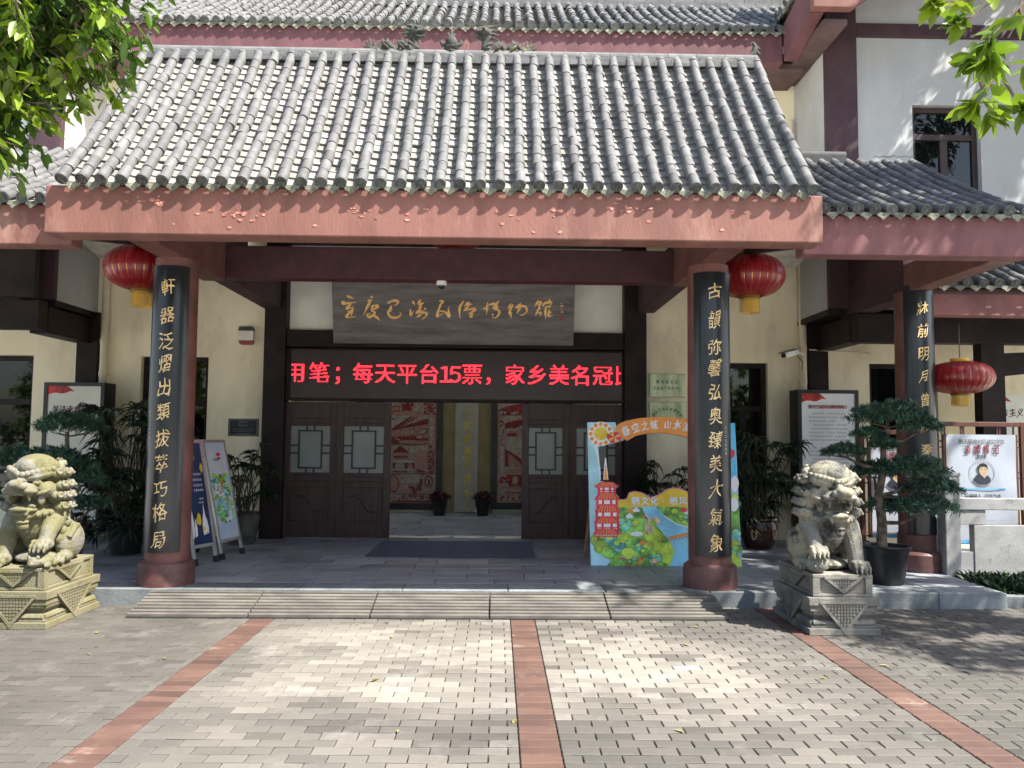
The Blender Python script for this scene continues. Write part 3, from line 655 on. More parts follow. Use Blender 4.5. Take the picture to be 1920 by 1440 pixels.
# ---------------------------------------------------------------- name plaque over the door
zb = AZ(850, 646, 11.25); b = Board((0, 11.25, zb), (1, 0, 0), (0, -.24, .97), (620, 530, 8))
t = thing('name_plaque', 'large tilted grey wooden plaque with nine golden brush written characters above the door', 'plaque', (AX(850, 11.2), 11.25, zb))
xl, xr = b.uv(40, 920)[0], b.uv((1075 - 620) * 8, 940)[0]
mb = MB(); slab(mb, b.f, rect(xl, 0, xr, 1.08), -.05, 0)
mb.build('board', mat('grey_wood_board', (0.1594, 0.1435, 0.1357), .5, c2=(0.07331, 0.06375, 0.06248), scale=2.2, stretch=(.8, 1, 6), lo=.38, hi=.66, bump=.0006, bscale=30), t, bevel=.006)
Z4 = [[(235, 195), (345, 238)], [(212, 275), (168, 298), (190, 318), (300, 300), (390, 295)], [(310, 305), (265, 360), (222, 402), (350, 362)], [(335, 365), (322, 430), (310, 500)], [(300, 440), (250, 480), (225, 525), (380, 512)], [(255, 440), (335, 428)],
      [(595, 210), (640, 218)], [(550, 272), (625, 262)], [(600, 275), (555, 350), (490, 490)], [(630, 330), (620, 395), (600, 405)], [(625, 350), (705, 335), (712, 365), (640, 405), (600, 410)], [(605, 425), (672, 440), (640, 490), (575, 525), (550, 490), (545, 465), (600, 462)], [(640, 490), (700, 525), (745, 575)],
      [(850, 312), (930, 265), (1015, 275), (1000, 320), (955, 345)], [(920, 345), (880, 390), (920, 385), (868, 420), (915, 432)], [(865, 410), (860, 460), (890, 510), (960, 530), (1030, 510), (1062, 470), (1035, 445)],
      [(1225, 270), (1265, 335)], [(1195, 395), (1200, 505), (1245, 425)], [(1355, 255), (1300, 320)], [(1400, 300), (1330, 330), (1310, 350)], [(1345, 330), (1355, 365), (1300, 385)], [(1360, 385), (1265, 465), (1400, 415)], [(1405, 380), (1430, 405)], [(1330, 450), (1440, 450), (1440, 490), (1370, 555)], [(1365, 470), (1285, 522)],
      [(1625, 275), (1690, 270), (1660, 320), (1625, 345)], [(1645, 335), (1610, 440), (1585, 525), (1690, 455)], [(1625, 360), (1668, 350)], [(1640, 425), (1720, 430), (1785, 530), (1772, 440), (1760, 385), (1787, 362)]]
Z5 = [[(240, 270), (175, 360), (170, 450), (182, 540)], [(310, 285), (245, 355)], [(320, 290), (310, 340)], [(255, 335), (370, 318)], [(320, 340), (230, 425)], [(235, 420), (400, 382), (418, 405), (290, 482), (380, 462)], [(375, 470), (325, 520), (380, 512)],
      [(595, 290), (578, 480)], [(525, 398), (605, 368)], [(610, 335), (750, 298)], [(757, 270), (738, 312), (665, 398), (752, 368)], [(732, 330), (742, 408)], [(690, 400), (745, 405), (778, 435), (750, 500), (700, 532), (660, 515)], [(655, 485), (690, 468)],
      [(945, 310), (905, 388), (985, 352)], [(975, 320), (930, 420), (915, 472), (965, 440)], [(928, 420), (950, 532)], [(1100, 305), (1000, 388), (1100, 345), (1170, 360), (1190, 430), (1120, 490), (1068, 480)], [(1098, 352), (1060, 410), (1030, 472)],
      [(1360, 265), (1300, 355)], [(1355, 282), (1410, 295), (1350, 345), (1392, 350)], [(1360, 350), (1372, 395), (1320, 422)], [(1350, 420), (1310, 500)], [(1345, 450), (1402, 450), (1375, 508)], [(1522, 250), (1530, 300)], [(1420, 355), (1450, 300), (1568, 290), (1530, 350)], [(1468, 350), (1460, 450), (1466, 545)], [(1478, 362), (1545, 358)], [(1520, 400), (1500, 512), (1572, 490)], [(1500, 452), (1560, 440)]]
mb = MB()
for st in Z4: brush(mb, b.f, b.pts(st), .0170, .001)
b.view = (840, 530, 8)
for st in Z5: brush(mb, b.f, b.pts(st), .0160, .001)
for st in ([(1690, 315), (1715, 312)], [(1680, 345), (1735, 340)], [(1700, 345), (1690, 380)], [(1715, 345), (1735, 372)], [(1690, 405), (1720, 400)], [(1700, 430), (1695, 460)], [(1715, 425), (1725, 460)]): brush(mb, b.f, b.pts(st), .004, .001)
mb.build('lettering', mat('plaque_gold', (1.0, .66, .26), .5, c2=(.95, .55, .17), scale=20, spec=.6), t)
mb = MB(); b.layer(mb, [(1675, 540), (1728, 515), (1730, 562), (1680, 560)], .002); mb.build('seal', red_ink, t)

# ---------------------------------------------------------------- red LED ticker
t = thing('led_sign', 'red LED ticker sign running across above the doors', 'led sign', (AX(850, EY), EY, AZ(850, 748, EY)))
mb = MB(); x0, x1 = AX(543, EY - .02), AX(1166, EY - .02); z0, z1 = AZ(850, 749, EY - .02), AZ(850, 658, EY - .02)
mb.box(x0, x1, EY - .02, EY + .045, z0, z1)
mb.build('panel', mat('led_panel', (.035, .016, .017), .4, var=.1), t, bevel=.004)
EM = 41.4 / 1497 * (EY - .02); ND = 24; dots = MB(); pitch = EM * .97 / ND
cells = [('用', 549), ('笔', 594.5), ('；', 640), ('每', 677), ('天', 718.5), ('平', 760), ('台', 801.5), ('１', 832), ('５', 851), ('票', 882.5), ('，', 924), ('家', 963), ('乡', 1004.5), ('美', 1046), ('名', 1087), ('冠', 1128.5), ('比', 1169)]
zc = AZ(850, 702, EY - .02)
for ch, px in cells:
    v, fc = glyph(ch); bv = BVHTree.FromPolygons([Vector(p) for p in v], fc); xs = [p[0] for p in v]
    cxg = .46 if ord(ch) > 0x2e80 else (min(xs) + max(xs)) / 2; xc = AX(px, EY - .02); zz = zc + (px - 850) * -.0000
    for i in range(-ND // 2, ND // 2):
        for j in range(-ND // 2, ND // 2):
            gx, gy = cxg + (i + .5) / ND, .36 + (j + .5) / ND * 1.0
            hit = any(bv.ray_cast(Vector((gx + d, gy, 1)), Vector((0, 0, -1)))[0] is not None for d in (-.012, .012))
            if hit:
                x, z = xc + (i + .5) * pitch, zz + (j + .5) * pitch
                if x0 + .01 < x < x1 - .02:
                    r_ = pitch * .43; dots.add([(x - r_, EY - .023, z - r_), (x + r_, EY - .023, z - r_), (x + r_, EY - .023, z + r_), (x - r_, EY - .023, z + r_)], [(0, 1, 2, 3)])
dots.build('lit_characters', mat('led_red', (1.0, .018, .032), .5, emit=1.6, var=0), t)

# ---------------------------------------------------------------- couplet boards on the columns
lac = mat('black_lacquer', (0.0108, 0.0132, 0.018), .28, var=.1, spec=.5, coat=.15)
def couplet(x, y, rad, px, ytop, ybot, chars, ys, label, size, side, seed, wob=0):
    ys_ = y - rad - .02; zt, zb = AZ(px, ytop, ys_), AZ(px, ybot, ys_)
    t = thing('couplet_board', label, 'couplet board', (x, y - rad, zb), 'curved couplet boards on the columns')
    mb = MB(); K = 22; amax = R(53); vs = []
    for r_, z in ((rad + .002, zb), (rad + .014, zb), (rad + .014, zt), (rad + .002, zt)):
        for k in range(K + 1): a = -amax + 2 * amax * k / K; vs.append((x + r_ * math.sin(a), y - r_ * math.cos(a), z))
    q = K + 1; fs = [(i * q + k, i * q + k + 1, ((i + 1) % 4) * q + k + 1, ((i + 1) % 4) * q + k) for i in range(4) for k in range(K)]
    fs = [tuple(reversed(f)) for f in fs]; fs += [(0, q, 2 * q, 3 * q), (3 * q + K, 2 * q + K, q + K, K)]
    mb.add(vs, fs); mb.build('board', lac, t, smooth=40)
    rl = rad + .0155; L = MB()
    def f(zc): return lambda u, v, w_=0.: Vector((x + (rl + w_) * math.sin(u / rl), y - (rl + w_) * math.cos(u / rl), zc + v))
    for ch, py in zip(chars, ys): put_glyph(L, ch, f(AZ(px, py, ys_)), size, ext=0., brush=seed, bold=.004)
    L.build('lettering', gold_pale, t)
    sm = MB(); r5 = random.Random(seed)
    for k in range(7):
        py = (ytop + ybot) / 2 + 5 + side[1] + k * 8; g = f(AZ(px, py, ys_)); u = side[0]
        flat(sm, g, rect(u - .008, -.012, u + .008, -.006)); flat(sm, g, rect(u - .003, -.006, u + .002, .014)); flat(sm, g, rect(u - .009, .006, u + .010, .010), .0005)
    sm.build('inscription', mat('pale_inscription', (.45, .44, .40), .6), t)
couplet(CXL, CYY, CR, 318, 497, 1037, '軒器泛熠出類拔萃巧格局', (538, 591, 640, 682, 727, 772, 823, 870, 917, 961, 1013), 'black curved board with gold characters on the left entrance column, beside the A-frame posters', .165, (-.15, 0), 3)
couplet(CXR, CYY, CR, 1332, 509, 1045, '古韻弥馨弘奥臻美大氣象', (546, 599, 651, 690, 735, 780, 825, 870, 917, 970, 1020), 'black curved board with gold characters on the right entrance column, before the photo frame', .165, (.12, 20), 5)
couplet(4.77, 9.05, .205, 1712, 534, 1003, '牀前明月曾照秦', (577, 620, 663, 705, 750, 798, 843), 'black curved board with gold characters on the rightmost column, partly behind the potted pine', .15, (.17, 30), 7)

# ---------------------------------------------------------------- red lanterns
lan_red = mat('lantern_silk', (0.27, 0.00675, 0.0135), .36, c2=(0.21, 0.0045, 0.009), scale=3, trans=.12, spec=.6)
lan_gold = mat('lantern_gold', (.72, .45, .05), .45, c2=(.58, .33, .03), scale=40, stretch=(8, 8, .4)); goldwire = mat('gold_wire', (.9, .55, .12), .25, metal=1.)
def make_lantern(p, label):
    rx, hz = .385, .235; t = thing('red_lantern', label, 'lantern', p, 'round red silk lanterns'); c = Vector(p)
    prof = [(rx * (math.cos(a) ** .72), hz * math.sin(a)) for a in [R(-77 + 154 * k / 22) for k in range(23)]]
    mb = MB(); mb.lathe(c, prof, 112, fn=lambda a, z: 1 - .018 * (1 - abs(math.sin(14 * a)) ** .6)); mb.build('silk_body', lan_red, t, smooth=60)
    wb_ = MB()
    for k in range(28):
        a = math.pi * k / 14; wb_.tube([c + Vector((r_ * .980 * math.cos(a), r_ * .980 * math.sin(a), z)) for r_, z in prof[1:-1]], .0017, 4, cap=False)
    wb_.build('ribs', goldwire, t)
    rt = prof[-1][0]; g = MB(); g.lathe(c, [(0, hz * .9), (rt * .8, hz * .9), (rt * .82, hz * 1.17), (0, hz * 1.17)], 24); g.build('top_cap', black_m if False else lan_gold, t, smooth=30)
    g = MB(); zc_ = -hz * .93; g.lathe(c, [(rt * .86, zc_ + .02), (rt * .88, zc_ - .035), (rt * .80, zc_ - .04)], 28); g.build('bottom_ring', mat('dark_gold', (.20, .11, .03), .4), t, smooth=30)
    fr_ = MB(); rg = random.Random(2)
    for k in range(96):
        a = math.pi * k / 48; rr = rt * .78 + rg.uniform(-.004, .004); l = .165 + rg.uniform(-.012, .008); b_ = a + .05
        p0 = [(rr * math.cos(a), rr * math.sin(a), zc_ - .03), (rr * math.cos(b_), rr * math.sin(b_), zc_ - .03), (rr * 1.05 * math.cos(b_), rr * 1.05 * math.sin(b_), zc_ - .03 - l), (rr * 1.05 * math.cos(a), rr * 1.05 * math.sin(a), zc_ - .03 - l)]
        fr_.add([c + Vector(q) for q in p0], [(0, 1, 2, 3)], rg.random())
    fr_.build('fringe', lan_gold, t)
    h = MB(); h.tube([c + Vector((0, 0, hz * 1.15)), c + Vector((0, 0, hz * 1.15 + .5))], .006, 6); h.build('cord', mat('dark_cord', (.10, .06, .03), .7), t)
    return t
LYY = 8.45
lan = make_lantern((AX(256, LYY), LYY, AZ(256, 503, LYY)), 'red lantern with gold fringe left of the left entrance column')
c = copy_tree(lan, (AX(1408, LYY), LYY, AZ(1408, 518, LYY))); c['label'] = 'red lantern with gold fringe just right of the right entrance column'; c.scale = (.97,) * 3
c = copy_tree(lan, (AX(1803, 9.1), 9.1, AZ(1803, 708, 9.1))); c['label'] = 'lower red lantern hanging right of the rightmost column, in front of the flag board'; c.scale = (.93, .93, .80)
c = copy_tree(lan, (AX(850, 10.2), 10.2, AZ(850, 466, 10.2) + .22)); c['label'] = 'red lantern above the cross beam, only a sliver showing under the fascia'

# ---------------------------------------------------------------- small wall fittings
Y = WY - .02
t = thing('alarm_siren_box', 'white alarm siren box with dark lid and red base on the cream wall', 'alarm box', (AX(456, WY), WY, AZ(456, 646, WY)))
x0, x1 = AX(442, WY - .06), AX(470, WY - .06); z0, z1, z2, z3 = [AZ(456, p, WY - .06) for p in (646, 638, 620, 612)]
mb = MB(); mb.box(x0, x1, WY - .07, WY, z1, z2); mb.build('housing', mat('white_plastic', (.68, .66, .58), .4), t, bevel=.006)
mb = MB(); mb.prism([(x0, WY - .065, z1), (x1, WY - .065, z1), (x1 - .01, WY - .06, z0 + .015), (x1 - .035, WY - .06, z0), (x0 + .035, WY - .06, z0), (x0 + .01, WY - .06, z0 + .015)], (0, .06, 0)); mb.build('strobe_lens', mat('red_plastic', (.22, .012, .012), .3), t)
mb = MB(); mb.prism([(x0 - .005, WY - .08, z2), (x1 + .005, WY - .08, z2), (x1 - .02, WY - .07, z3), (x0 + .01, WY - .07, z3)], (0, .08, 0)); mb.build('lid', mat('dark_grey_plastic', (.06, .065, .07), .4), t)
mb = MB(); xm = (x0 + x1) / 2; mb.lathe((xm, WY - .072, (z1 + z2) / 2), [(0, -.006), (.028, -.006), (.028, .004)], 16, M=Matrix.Rotation(R(90), 3, 'X')); mb.build('speaker_grille', grey_ink, t)
t = thing('wall_plate', 'black engraved plate with fine print on the cream wall left of the entrance', 'plate', (AX(456, WY), WY, AZ(456, 818, WY)))
b = Board((0, WY - .012, AZ(456, 818, WY)), (1, 0, 0), (0, 0, 1)); x0, x1 = AX(428, WY), AX(485, WY); h = AZ(456, 785, WY) - AZ(456, 818, WY)
mb = MB(); slab(mb, b.f, rect(x0, 0, x1, h), -.012, 0); mb.build('plate', mat('black_stone_plate', (.015, .015, .016), .3), t, bevel=.003)
mb = MB(); [dabs(mb, b.f, x0 + .05 + k[1], x1 - .05 - k[1], h * k[0], k[2], .001) for k in ((.80, .1, .022), (.62, .1, .022), (.42, .02, .014), (.3, .02, .014), (.14, .06, .02))]; mb.build('lettering', grey_ink, t)
mb = MB(); [flat(mb, b.f, rect(*q), .001) for q in ((x0 + .012, .012, x0 + .022, h - .012), (x1 - .022, .012, x1 - .012, h - .012), (x0 + .022, h - .02, x1 - .022, h - .012), (x0 + .022, .012, x1 - .022, .02))]; mb.build('border', grey_ink, t)
steel = mat('brushed_brass_plate', (.42, .44, .30), .28, c2=(.22, .24, .14), scale=3, stretch=(2.2, 1, .5), metal=.75, lo=.35, hi=.6)
for i, (pa, pb__, lab) in enumerate(((701, 745, 'upper shiny metal plate with black writing right of the entrance, above its twin'), (754, 800, 'lower shiny metal plate with arched black writing, half hidden by the orange banner'))):
    z0, z1 = AZ(1250, pb__, WY), AZ(1250, pa, WY); x0, x1 = AX(1217, WY), AX(1284, WY)
    t = thing('metal_plate', lab, 'plate', ((x0 + x1) / 2, WY, z0), 'metal plates beside the entrance'); bb = Board((0, WY - .02, z0), (1, 0, 0), (0, 0, 1))
    mb = MB(); slab(mb, bb.f, rect(x0, 0, x1, z1 - z0), -.02, 0); mb.build('plate', steel, t, bevel=.006)
    mb = MB(); xm = (x0 + x1) / 2
    if i == 0:
        text(mb, '重庆渝北区', lambda x, y, z=0: bb.f(xm + x, .225 + y, z + .002), .062, pitch=.07, brush=2, bold=.01); text(mb, '文化遗产保护中心', lambda x, y, z=0: bb.f(xm + x, .13 + y, z + .002), .05, pitch=.053, brush=2, bold=.01)
    else:
        s_ = '重庆巴渝民俗博物馆'
        for k, ch in enumerate(s_):
            a = R(-56 + 112 * k / 8); rr = .235; put_glyph(mb, ch, lambda x, y, z=0, a=a: bb.f(xm + rr * 1.0 * math.sin(a) + x * math.cos(a) + y * math.sin(a), .06 + rr * .85 * math.cos(a) - x * math.sin(a) + y * math.cos(a), z + .002), .05, brush=2, bold=.012)
    mb.build('lettering', ink, t)
# dome camera under the cross beam
cx_, cz_ = AX(824, 9.1), AZ(700, 524.5, 9.1); t = thing('dome_camera', 'white dome security camera under the cross beam', 'security camera', (cx_, 9.1, cz_))
mb = MB(); mb.lathe((cx_, 9.1, cz_), [(0, .01), (.055, .01), (.06, -.045), (.05, -.06), (0, -.06)], 24); mb.build('housing', mat('camera_white', (.75, .75, .73), .4), t, smooth=40)
mb = MB(); mb.ell((cx_, 9.1, cz_ - .062), (.042, .042, .038)); mb.build('dome', mat('camera_glass', (.006, .006, .007), .06, spec=.8), t, smooth=60)
# bullet camera on an arm by the downpipe
xc, zc = A(1482, 663, 11.2); t = thing('bullet_camera', 'white bullet security camera on an arm by the right downpipe', 'security camera', (AX(1500, WY), WY, zc))
M = Matrix.Translation((xc, 11.2, zc)) @ Matrix.Rotation(R(-62), 4, 'Z') @ Matrix.Rotation(R(14), 4, 'X')
mb = MB(); mb.box(-.045, .045, -.14, .14, -.04, .035, M=M); mb.build('body', MATS['camera_white'], t, bevel=.01)
mb = MB(); mb.box(-.055, .055, -.18, .12, .038, .05, M=M); mb.build('sunshield', mat('camera_hood', (.10, .10, .10), .5), t)
mb = MB(); mb.box(-.035, .035, -.150, -.139, -.03, .028, M=M); mb.build('lens', black_m, t)
mb = MB(); mb.tube([M @ Vector((0, .1, -.02)), M @ Vector((0, .2, -.03)), (AX(1500, WY), WY - .15, zc + .02), (AX(1503, WY), WY - .12, zc + .02)], .018, 8); mb.build('arm', MATS['camera_white'], t, smooth=40)
mb = MB(); mb.tube([M @ Vector((0, .12, -.04)), M @ Vector((.03, .18, -.16)), (AX(1500, WY), WY - .10, zc - .22), (AX(1505, WY), WY - .12, zc - .27)], .007, 6); mb.build('cable', ink, t)
t = thing('conduit', 'thin pale conduit running along the cream wall right of the dark wall post', 'conduit', (AX(1590, WY), WY, AZ(1590, 660, WY)))
mb = MB(); mb.tube([(AX(1515, WY), WY - .09, AZ(1515, 657, WY)), (AX(1630, WY), WY - .09, AZ(1630, 663, WY)), (AX(1630, WY), WY, AZ(1630, 663, WY))], .009, 6); mb.build('pipe', pipe_m, t)

# ---------------------------------------------------------------- notice boards
def flag(mb, f, x0, y1, w_, h, star=None):
    n = 14; top = [(x0 + w_ * k / n, y1) for k in range(n + 1)]
    low = [(x0 + w_ * k / n, y1 - h * (1 - .45 * k / n) + .12 * h * math.sin(7 * k / n)) for k in range(n, -1, -1)]
    low[0] = (x0 + w_ * 1.12, y1 - h * .62); flat(mb, f, [top[0]] + [(x0 + w_ * .82, y1)] + low, .002)
    if star: flat(star, f, [(x0 + w_ * .10 + (.022 if k % 2 else .009) * h * 4 * math.sin(math.pi * k / 5), y1 - h * .42 + (.022 if k % 2 else .009) * h * 4 * math.cos(math.pi * k / 5)) for k in range(10)], .004)
def notice(label, x0, x1, yf, yb, z0, z1, side):
    t = thing('notice_board', label, 'notice board', ((x0 + x1) / 2, (yf + yb) / 2, PT), 'black framed notice boards')
    f = MB(); b_ = .05; f.box(x0, x1, yf + .03, yb, z0, z1); f.box(x0, x0 + b_, yf, yf + .03, z0, z1); f.box(x1 - b_, x1, yf, yf + .03, z0, z1); f.box(x0 + b_, x1 - b_, yf, yf + .03, z1 - b_, z1); f.box(x0 + b_, x1 - b_, yf, yf + .03, z0, z0 + b_)
    f.build('frame', black_m, t); p = MB(); p.box(x0 + b_, x1 - b_, yf + .015, yf + .029, z0 + b_, z1 - b_); p.build('panel', poster_c if side < 0 else poster_w, t)
    return t, Board((x0 + b_, yf + .014, z0 + b_), (1, 0, 0), (0, 0, 1)), x1 - x0 - 2 * b_, z1 - z0 - 2 * b_
t, b, W, H = notice('black framed notice board with red headed museum introduction right of the entrance', AX(1497, 10.9), AX(1611, 10.9), 10.9, 11.22, .40, AZ(1550, 731, 10.9), 1)
mb, st = MB(), MB(); flag(mb, b.f, 0, H, W * .42, .13, st); mb.build('flag', flag_red, t); st.build('star', mat('yellow_print', (.75, .5, .05), .5), t)
mb = MB(); text(mb, '重庆巴渝民俗博物馆简介', lambda x, y, z=0: b.f(W * .49 + x, H - .185 + y, z + .002), .056, pitch=W * .066, bold=.02); mb.build('title', mat('maroon_ink', (.30, .02, .03), .6), t)
mb = MB(); y = H - .275; k = 0
while y > .35:
    ind = k in (0, 3, 9, 12); dabs(mb, b.f, W * .14 + (.05 if ind else 0), W * (.86 if k not in (2, 8) else (.66 if k == 2 else .22)), y, .027, .002); y -= .052; k += 1
mb.build('print', grey_ink, t)
mb = MB(); r8 = random.Random(3); [flat(mb, b.f, disc(W * (.08 + .03 * k), .42 + .06 * math.sin(k * 2.1), .03, .05, 8, .3, r8), .002 + .0004 * k) for k in range(8)]; mb.build('orange_art', mat('orange_print', (.65, .33, .06), .5, var=.3, scale=20), t)
t, b, W, H = notice('black framed notice board with red flag and dark headline left of the entrance, behind plants', AX(79, 10.9), AX(193, 10.9), 10.9, 11.22, .40, AZ(140, 717, 10.9), -1)
mb = MB(); flag(mb, b.f, 0, H, W * .45, .12); mb.build('flag', flag_red, t)
mb = MB(); text(mb, '关注未成年人', lambda x, y, z=0: b.f(W * .5 + x, H - .31 + y, z + .002), .098, pitch=.099, bold=.045); mb.build('headline', mat('navy_maroon_ink', (.06, .03, .09), .6, c2=(.25, .03, .05), scale=3, lo=.45, hi=.55), t)
mb = MB(); dabs(mb, b.f, W * .5, W * .92, H - .43, .085, .002); mb.build('subheading', mat('orange_red_ink', (.45, .09, .03), .6), t)
# flag board at far right
Yq = 10.75; x0 = AX(1834, Yq); z1 = AZ(1880, 739, Yq)
t = thing('flag_board', 'cream banner with red flag and dark brush heading behind the rightmost lantern', 'banner', (x0 + .5, Yq, PT)); b = Board((x0, Yq - .001, z1 - 1.4), (1, 0, 0), (0, 0, 1))
mb = MB(); mb.box(x0, x0 + 1.5, Yq, Yq + .04, z1 - 1.4, z1); mb.build('panel', poster_c, t)
mb = MB(); flag(mb, b.f, 0, 1.4, .42, .17); mb.build('flag', flag_red, t)
mb = MB(); text(mb, '社会主义', lambda x, y, z=0: b.f(.42 + x, 1.4 - .255 + y, z + .002), .12, pitch=.105, brush=9, bold=.02); mb.build('heading', mat('dark_maroon_ink', (.12, .03, .03), .6), t)
# ---------------------------------------------------------------- lattice screens with award posters
screen_m = mat('red_brown_wood', (.105, .04, .025), .45, c2=(.07, .025, .016), scale=4, stretch=(5, 5, .6))
def screen(label, x0, x1, y, z1, px):
    t = thing('lattice_screen', label, 'screen', ((x0 + x1) / 2, y, PT), 'wooden lattice screens with posters')
    mb = MB(); b_ = .055
    for a, bb, c, d in ((x0, x0 + b_, PT, z1), (x1 - b_, x1, PT, z1), (x0 + b_, x1 - b_, z1 - b_, z1), (x0 + b_, x1 - b_, PT + .05, PT + .12)): mb.box(a, bb, y, y + .05, c, d)
    mb.build('frame', screen_m, t, bevel=.005)
    ix0, ix1, iz0, iz1 = x0 + .13, x1 - .13, PT + .25, z1 - .15; L = MB(); s_ = .009
    for a, bb, c, d in ((ix0 - .03, ix0, iz0, iz1), (ix1, ix1 + .03, iz0, iz1), (ix0, ix1, iz1 - .03, iz1), (ix0, ix1, iz0, iz0 + .03)): L.box(a, bb, y - .004, y + .04, c, d)
    k = 0; z = z1 - .3
    while z > PT + .2:
        for o in (0, .07): L.box(x0 + b_, ix0 - .03, y + .012, y + .03, z + o - s_, z + o + s_); L.box(ix1 + .03, x1 - b_, y + .012, y + .03, z + o - s_, z + o + s_)
        z -= .36
    for fx in (.12, .3, .7, .88):
        xx = x0 + (x1 - x0) * fx; L.box(xx - s_, xx + s_, y + .014, y + .028, iz1, z1 - b_)
        if fx in (.3, .7): L.box(xx + .03 - s_, xx + .03 + s_, y + .014, y + .028, iz1, z1 - b_)
    L.build('lattice', screen_m, t); return t, ix0, ix1, iz0, iz1
skin_p = mat('printed_skin', (.50, .36, .22), .5, var=.1); suit_p = mat('printed_suit', (.02, .028, .045), .5); hair_p = mat('printed_hair', (.015, .014, .014), .5); sky_p = mat('printed_blue', (.10, .36, .62), .5, var=.2, scale=5)
def award(t, ix0, ix1, iz0, iz1, y):
    W, H = ix1 - ix0, iz1 - iz0; b = Board((ix0, y - .012, iz0), (1, 0, 0), (0, 0, 1)); mb = MB(); n = 10; vs = []
    rg = random.Random(int(ix0 * 100))
    for j in range(n * 2 + 1):
        for i in range(n + 1): vs.append(b.f(W * i / n, H * j / n / 2, .006 * math.sin(i * 1.1 + j * .5) * (i / n) + rg.uniform(0, .0015)))
    mb.add(vs, [(j * (n + 1) + i, j * (n + 1) + i + 1, (j + 1) * (n + 1) + i + 1, (j + 1) * (n + 1) + i) for j in range(2 * n) for i in range(n)])
    po = mb.build('poster', mat('blue_white_poster', (0.375, 0.4125, 0.465), .4, var=.03, scale=3), t, smooth=60)
    f = lambda x, y_, z=0: b.f(W / 2 + x, H + y_, z + .009)
    mb = MB(); text(mb, '第五届渝北区诚实守信', lambda x, y_, z=0: f(x, y_ - .085, z), .062, pitch=W * .066, bold=.0); text(mb, '提名奖', lambda x, y_, z=0: f(x, y_ - .255, z), .04, bold=.02); text(mb, '以诚待人 守信为本', lambda x, y_, z=0: f(x, y_ - .72, z), .05, bold=.02)
    sub(mb.build('print', ink, t), po)
    mb = MB(); text(mb, '道德模范', lambda x, y_, z=0: f(x, y_ - .175, z), .105, pitch=W * .135, brush=4, bold=.012); sub(mb.build('red_title', mat('dark_red_ink', (.22, .03, .04), .6), t), po)
    c = -.45
    mb = MB(); ring = disc(0, c, .150, n=36); rin = disc(0, c, .143, n=36); [mb.poly([f(*ring[k], 0), f(*ring[(k + 1) % 36], 0), f(*rin[(k + 1) % 36], 0), f(*rin[k], 0)]) for k in range(36)]; sub(mb.build('portrait_ring', grey_ink, t), po)
    mb = MB(); flat(mb, f, [(-.11, c - .085), (-.075, c - .03), (-.03, c - .01), (.02, c - .06), (.06, c - .025), (.095, c - .06), (.10, c - .10), (.05, c - .134), (-.05, c - .134)], .001); sub(mb.build('portrait_suit', suit_p, t), po)
    mb = MB(); flat(mb, f, disc(.012, c + .035, .050, .068, 22), .002); flat(mb, f, [(-.02, c - .02), (.045, c - .02), (.03, c - .06)], .0015); sub(mb.build('portrait_face', skin_p, t), po)
    mb = MB(); flat(mb, f, [(-.045, c + .02), (-.052, c + .075), (-.03, c + .105), (.02, c + .115), (.06, c + .095), (.068, c + .03), (.055, c + .06), (.03, c + .075), (-.02, c + .07), (-.035, c + .05)], .003)
    flat(mb, f, rect(-.022, c + .042, .002, c + .048), .003); flat(mb, f, rect(.022, c + .042, .046, c + .048), .003); flat(mb, f, rect(-.005, c - .005, .03, c - .001), .003); sub(mb.build('portrait_hair', hair_p, t), po)
    mb = MB(); flat(mb, f, rect(-W * .33, -.643, W * .33, -.628)); flat(mb, f, rect(-W * .5 + .01, -H + .01, W * .5 - .01, -H + .05)); sub(mb.build('blue_rule', sky_p, t), po)
    mb = MB(); dabs(mb, f, -W * .12, W * .14, -.61, .018); [dabs(mb, f, -W * .36, W * .36, q, .012) for q in (-.79, -.825, -1.0, -1.05)]; sub(mb.build('small_print', grey_ink, t), po)
q = screen('wooden lattice screen with portrait award poster behind the stone balustrade', AX(1752, 9.35), AX(1922, 9.35), 9.35, AZ(1830, 791, 9.35), 0); award(*q, 9.35)
q = screen('wooden lattice screen with a poster behind the potted pine, left of the rightmost column', AX(1612, 9.9), AX(1700, 9.9) + .25, 9.9, AZ(1650, 806, 9.9), 0); award(*q, 9.9)
# ---------------------------------------------------------------- stone balustrade
bal_m = mat('grey_balustrade_stone', (.33, .33, .32), .85, c2=(.25, .25, .245), scale=3, bump=.003, bscale=60, c3=(.13, .13, .11), scale3=4, lo3=.56, hi3=.7)
bx0, bx1, by = AX(1768, 8.70), AX(1797, 8.70), 8.70
t = thing('stone_balustrade', 'grey stone balustrade with square post and solid panel at the right edge', 'balustrade', (bx0 + .6, by + .1, 0))
mb = MB(); mb.box(bx0, bx1, by, by + .17, -.02, AZ(1780, 893, by)); mb.box(bx0 - .008, bx1 + .008, by - .008, by + .178, AZ(1780, 893, by), AZ(1780, 886, by)); mb.build('post', bal_m, t, bevel=.01)
mb = MB(); mb.box(bx1 + .002, 8.0, by + .03, by + .15, AZ(1850, 957, by), AZ(1850, 935, by)); mb.build('rail', bal_m, t, bevel=.008)
mb = MB(); mb.box(bx1 + .002, AX(1848, by), by + .045, by + .135, AZ(1850, 985, by), AZ(1850, 957, by) - .002); mb.build('block', bal_m, t, bevel=.004)
mb = MB(); mb.box(AX(1825, by), 8.0, by + .04, by + .14, .0, AZ(1850, 986, by)); mb.box(bx1 + .002, AX(1825, by), by + .05, by + .13, .0, AZ(1850, 1036, by)); mb.build('panel', bal_m, t, bevel=.004)
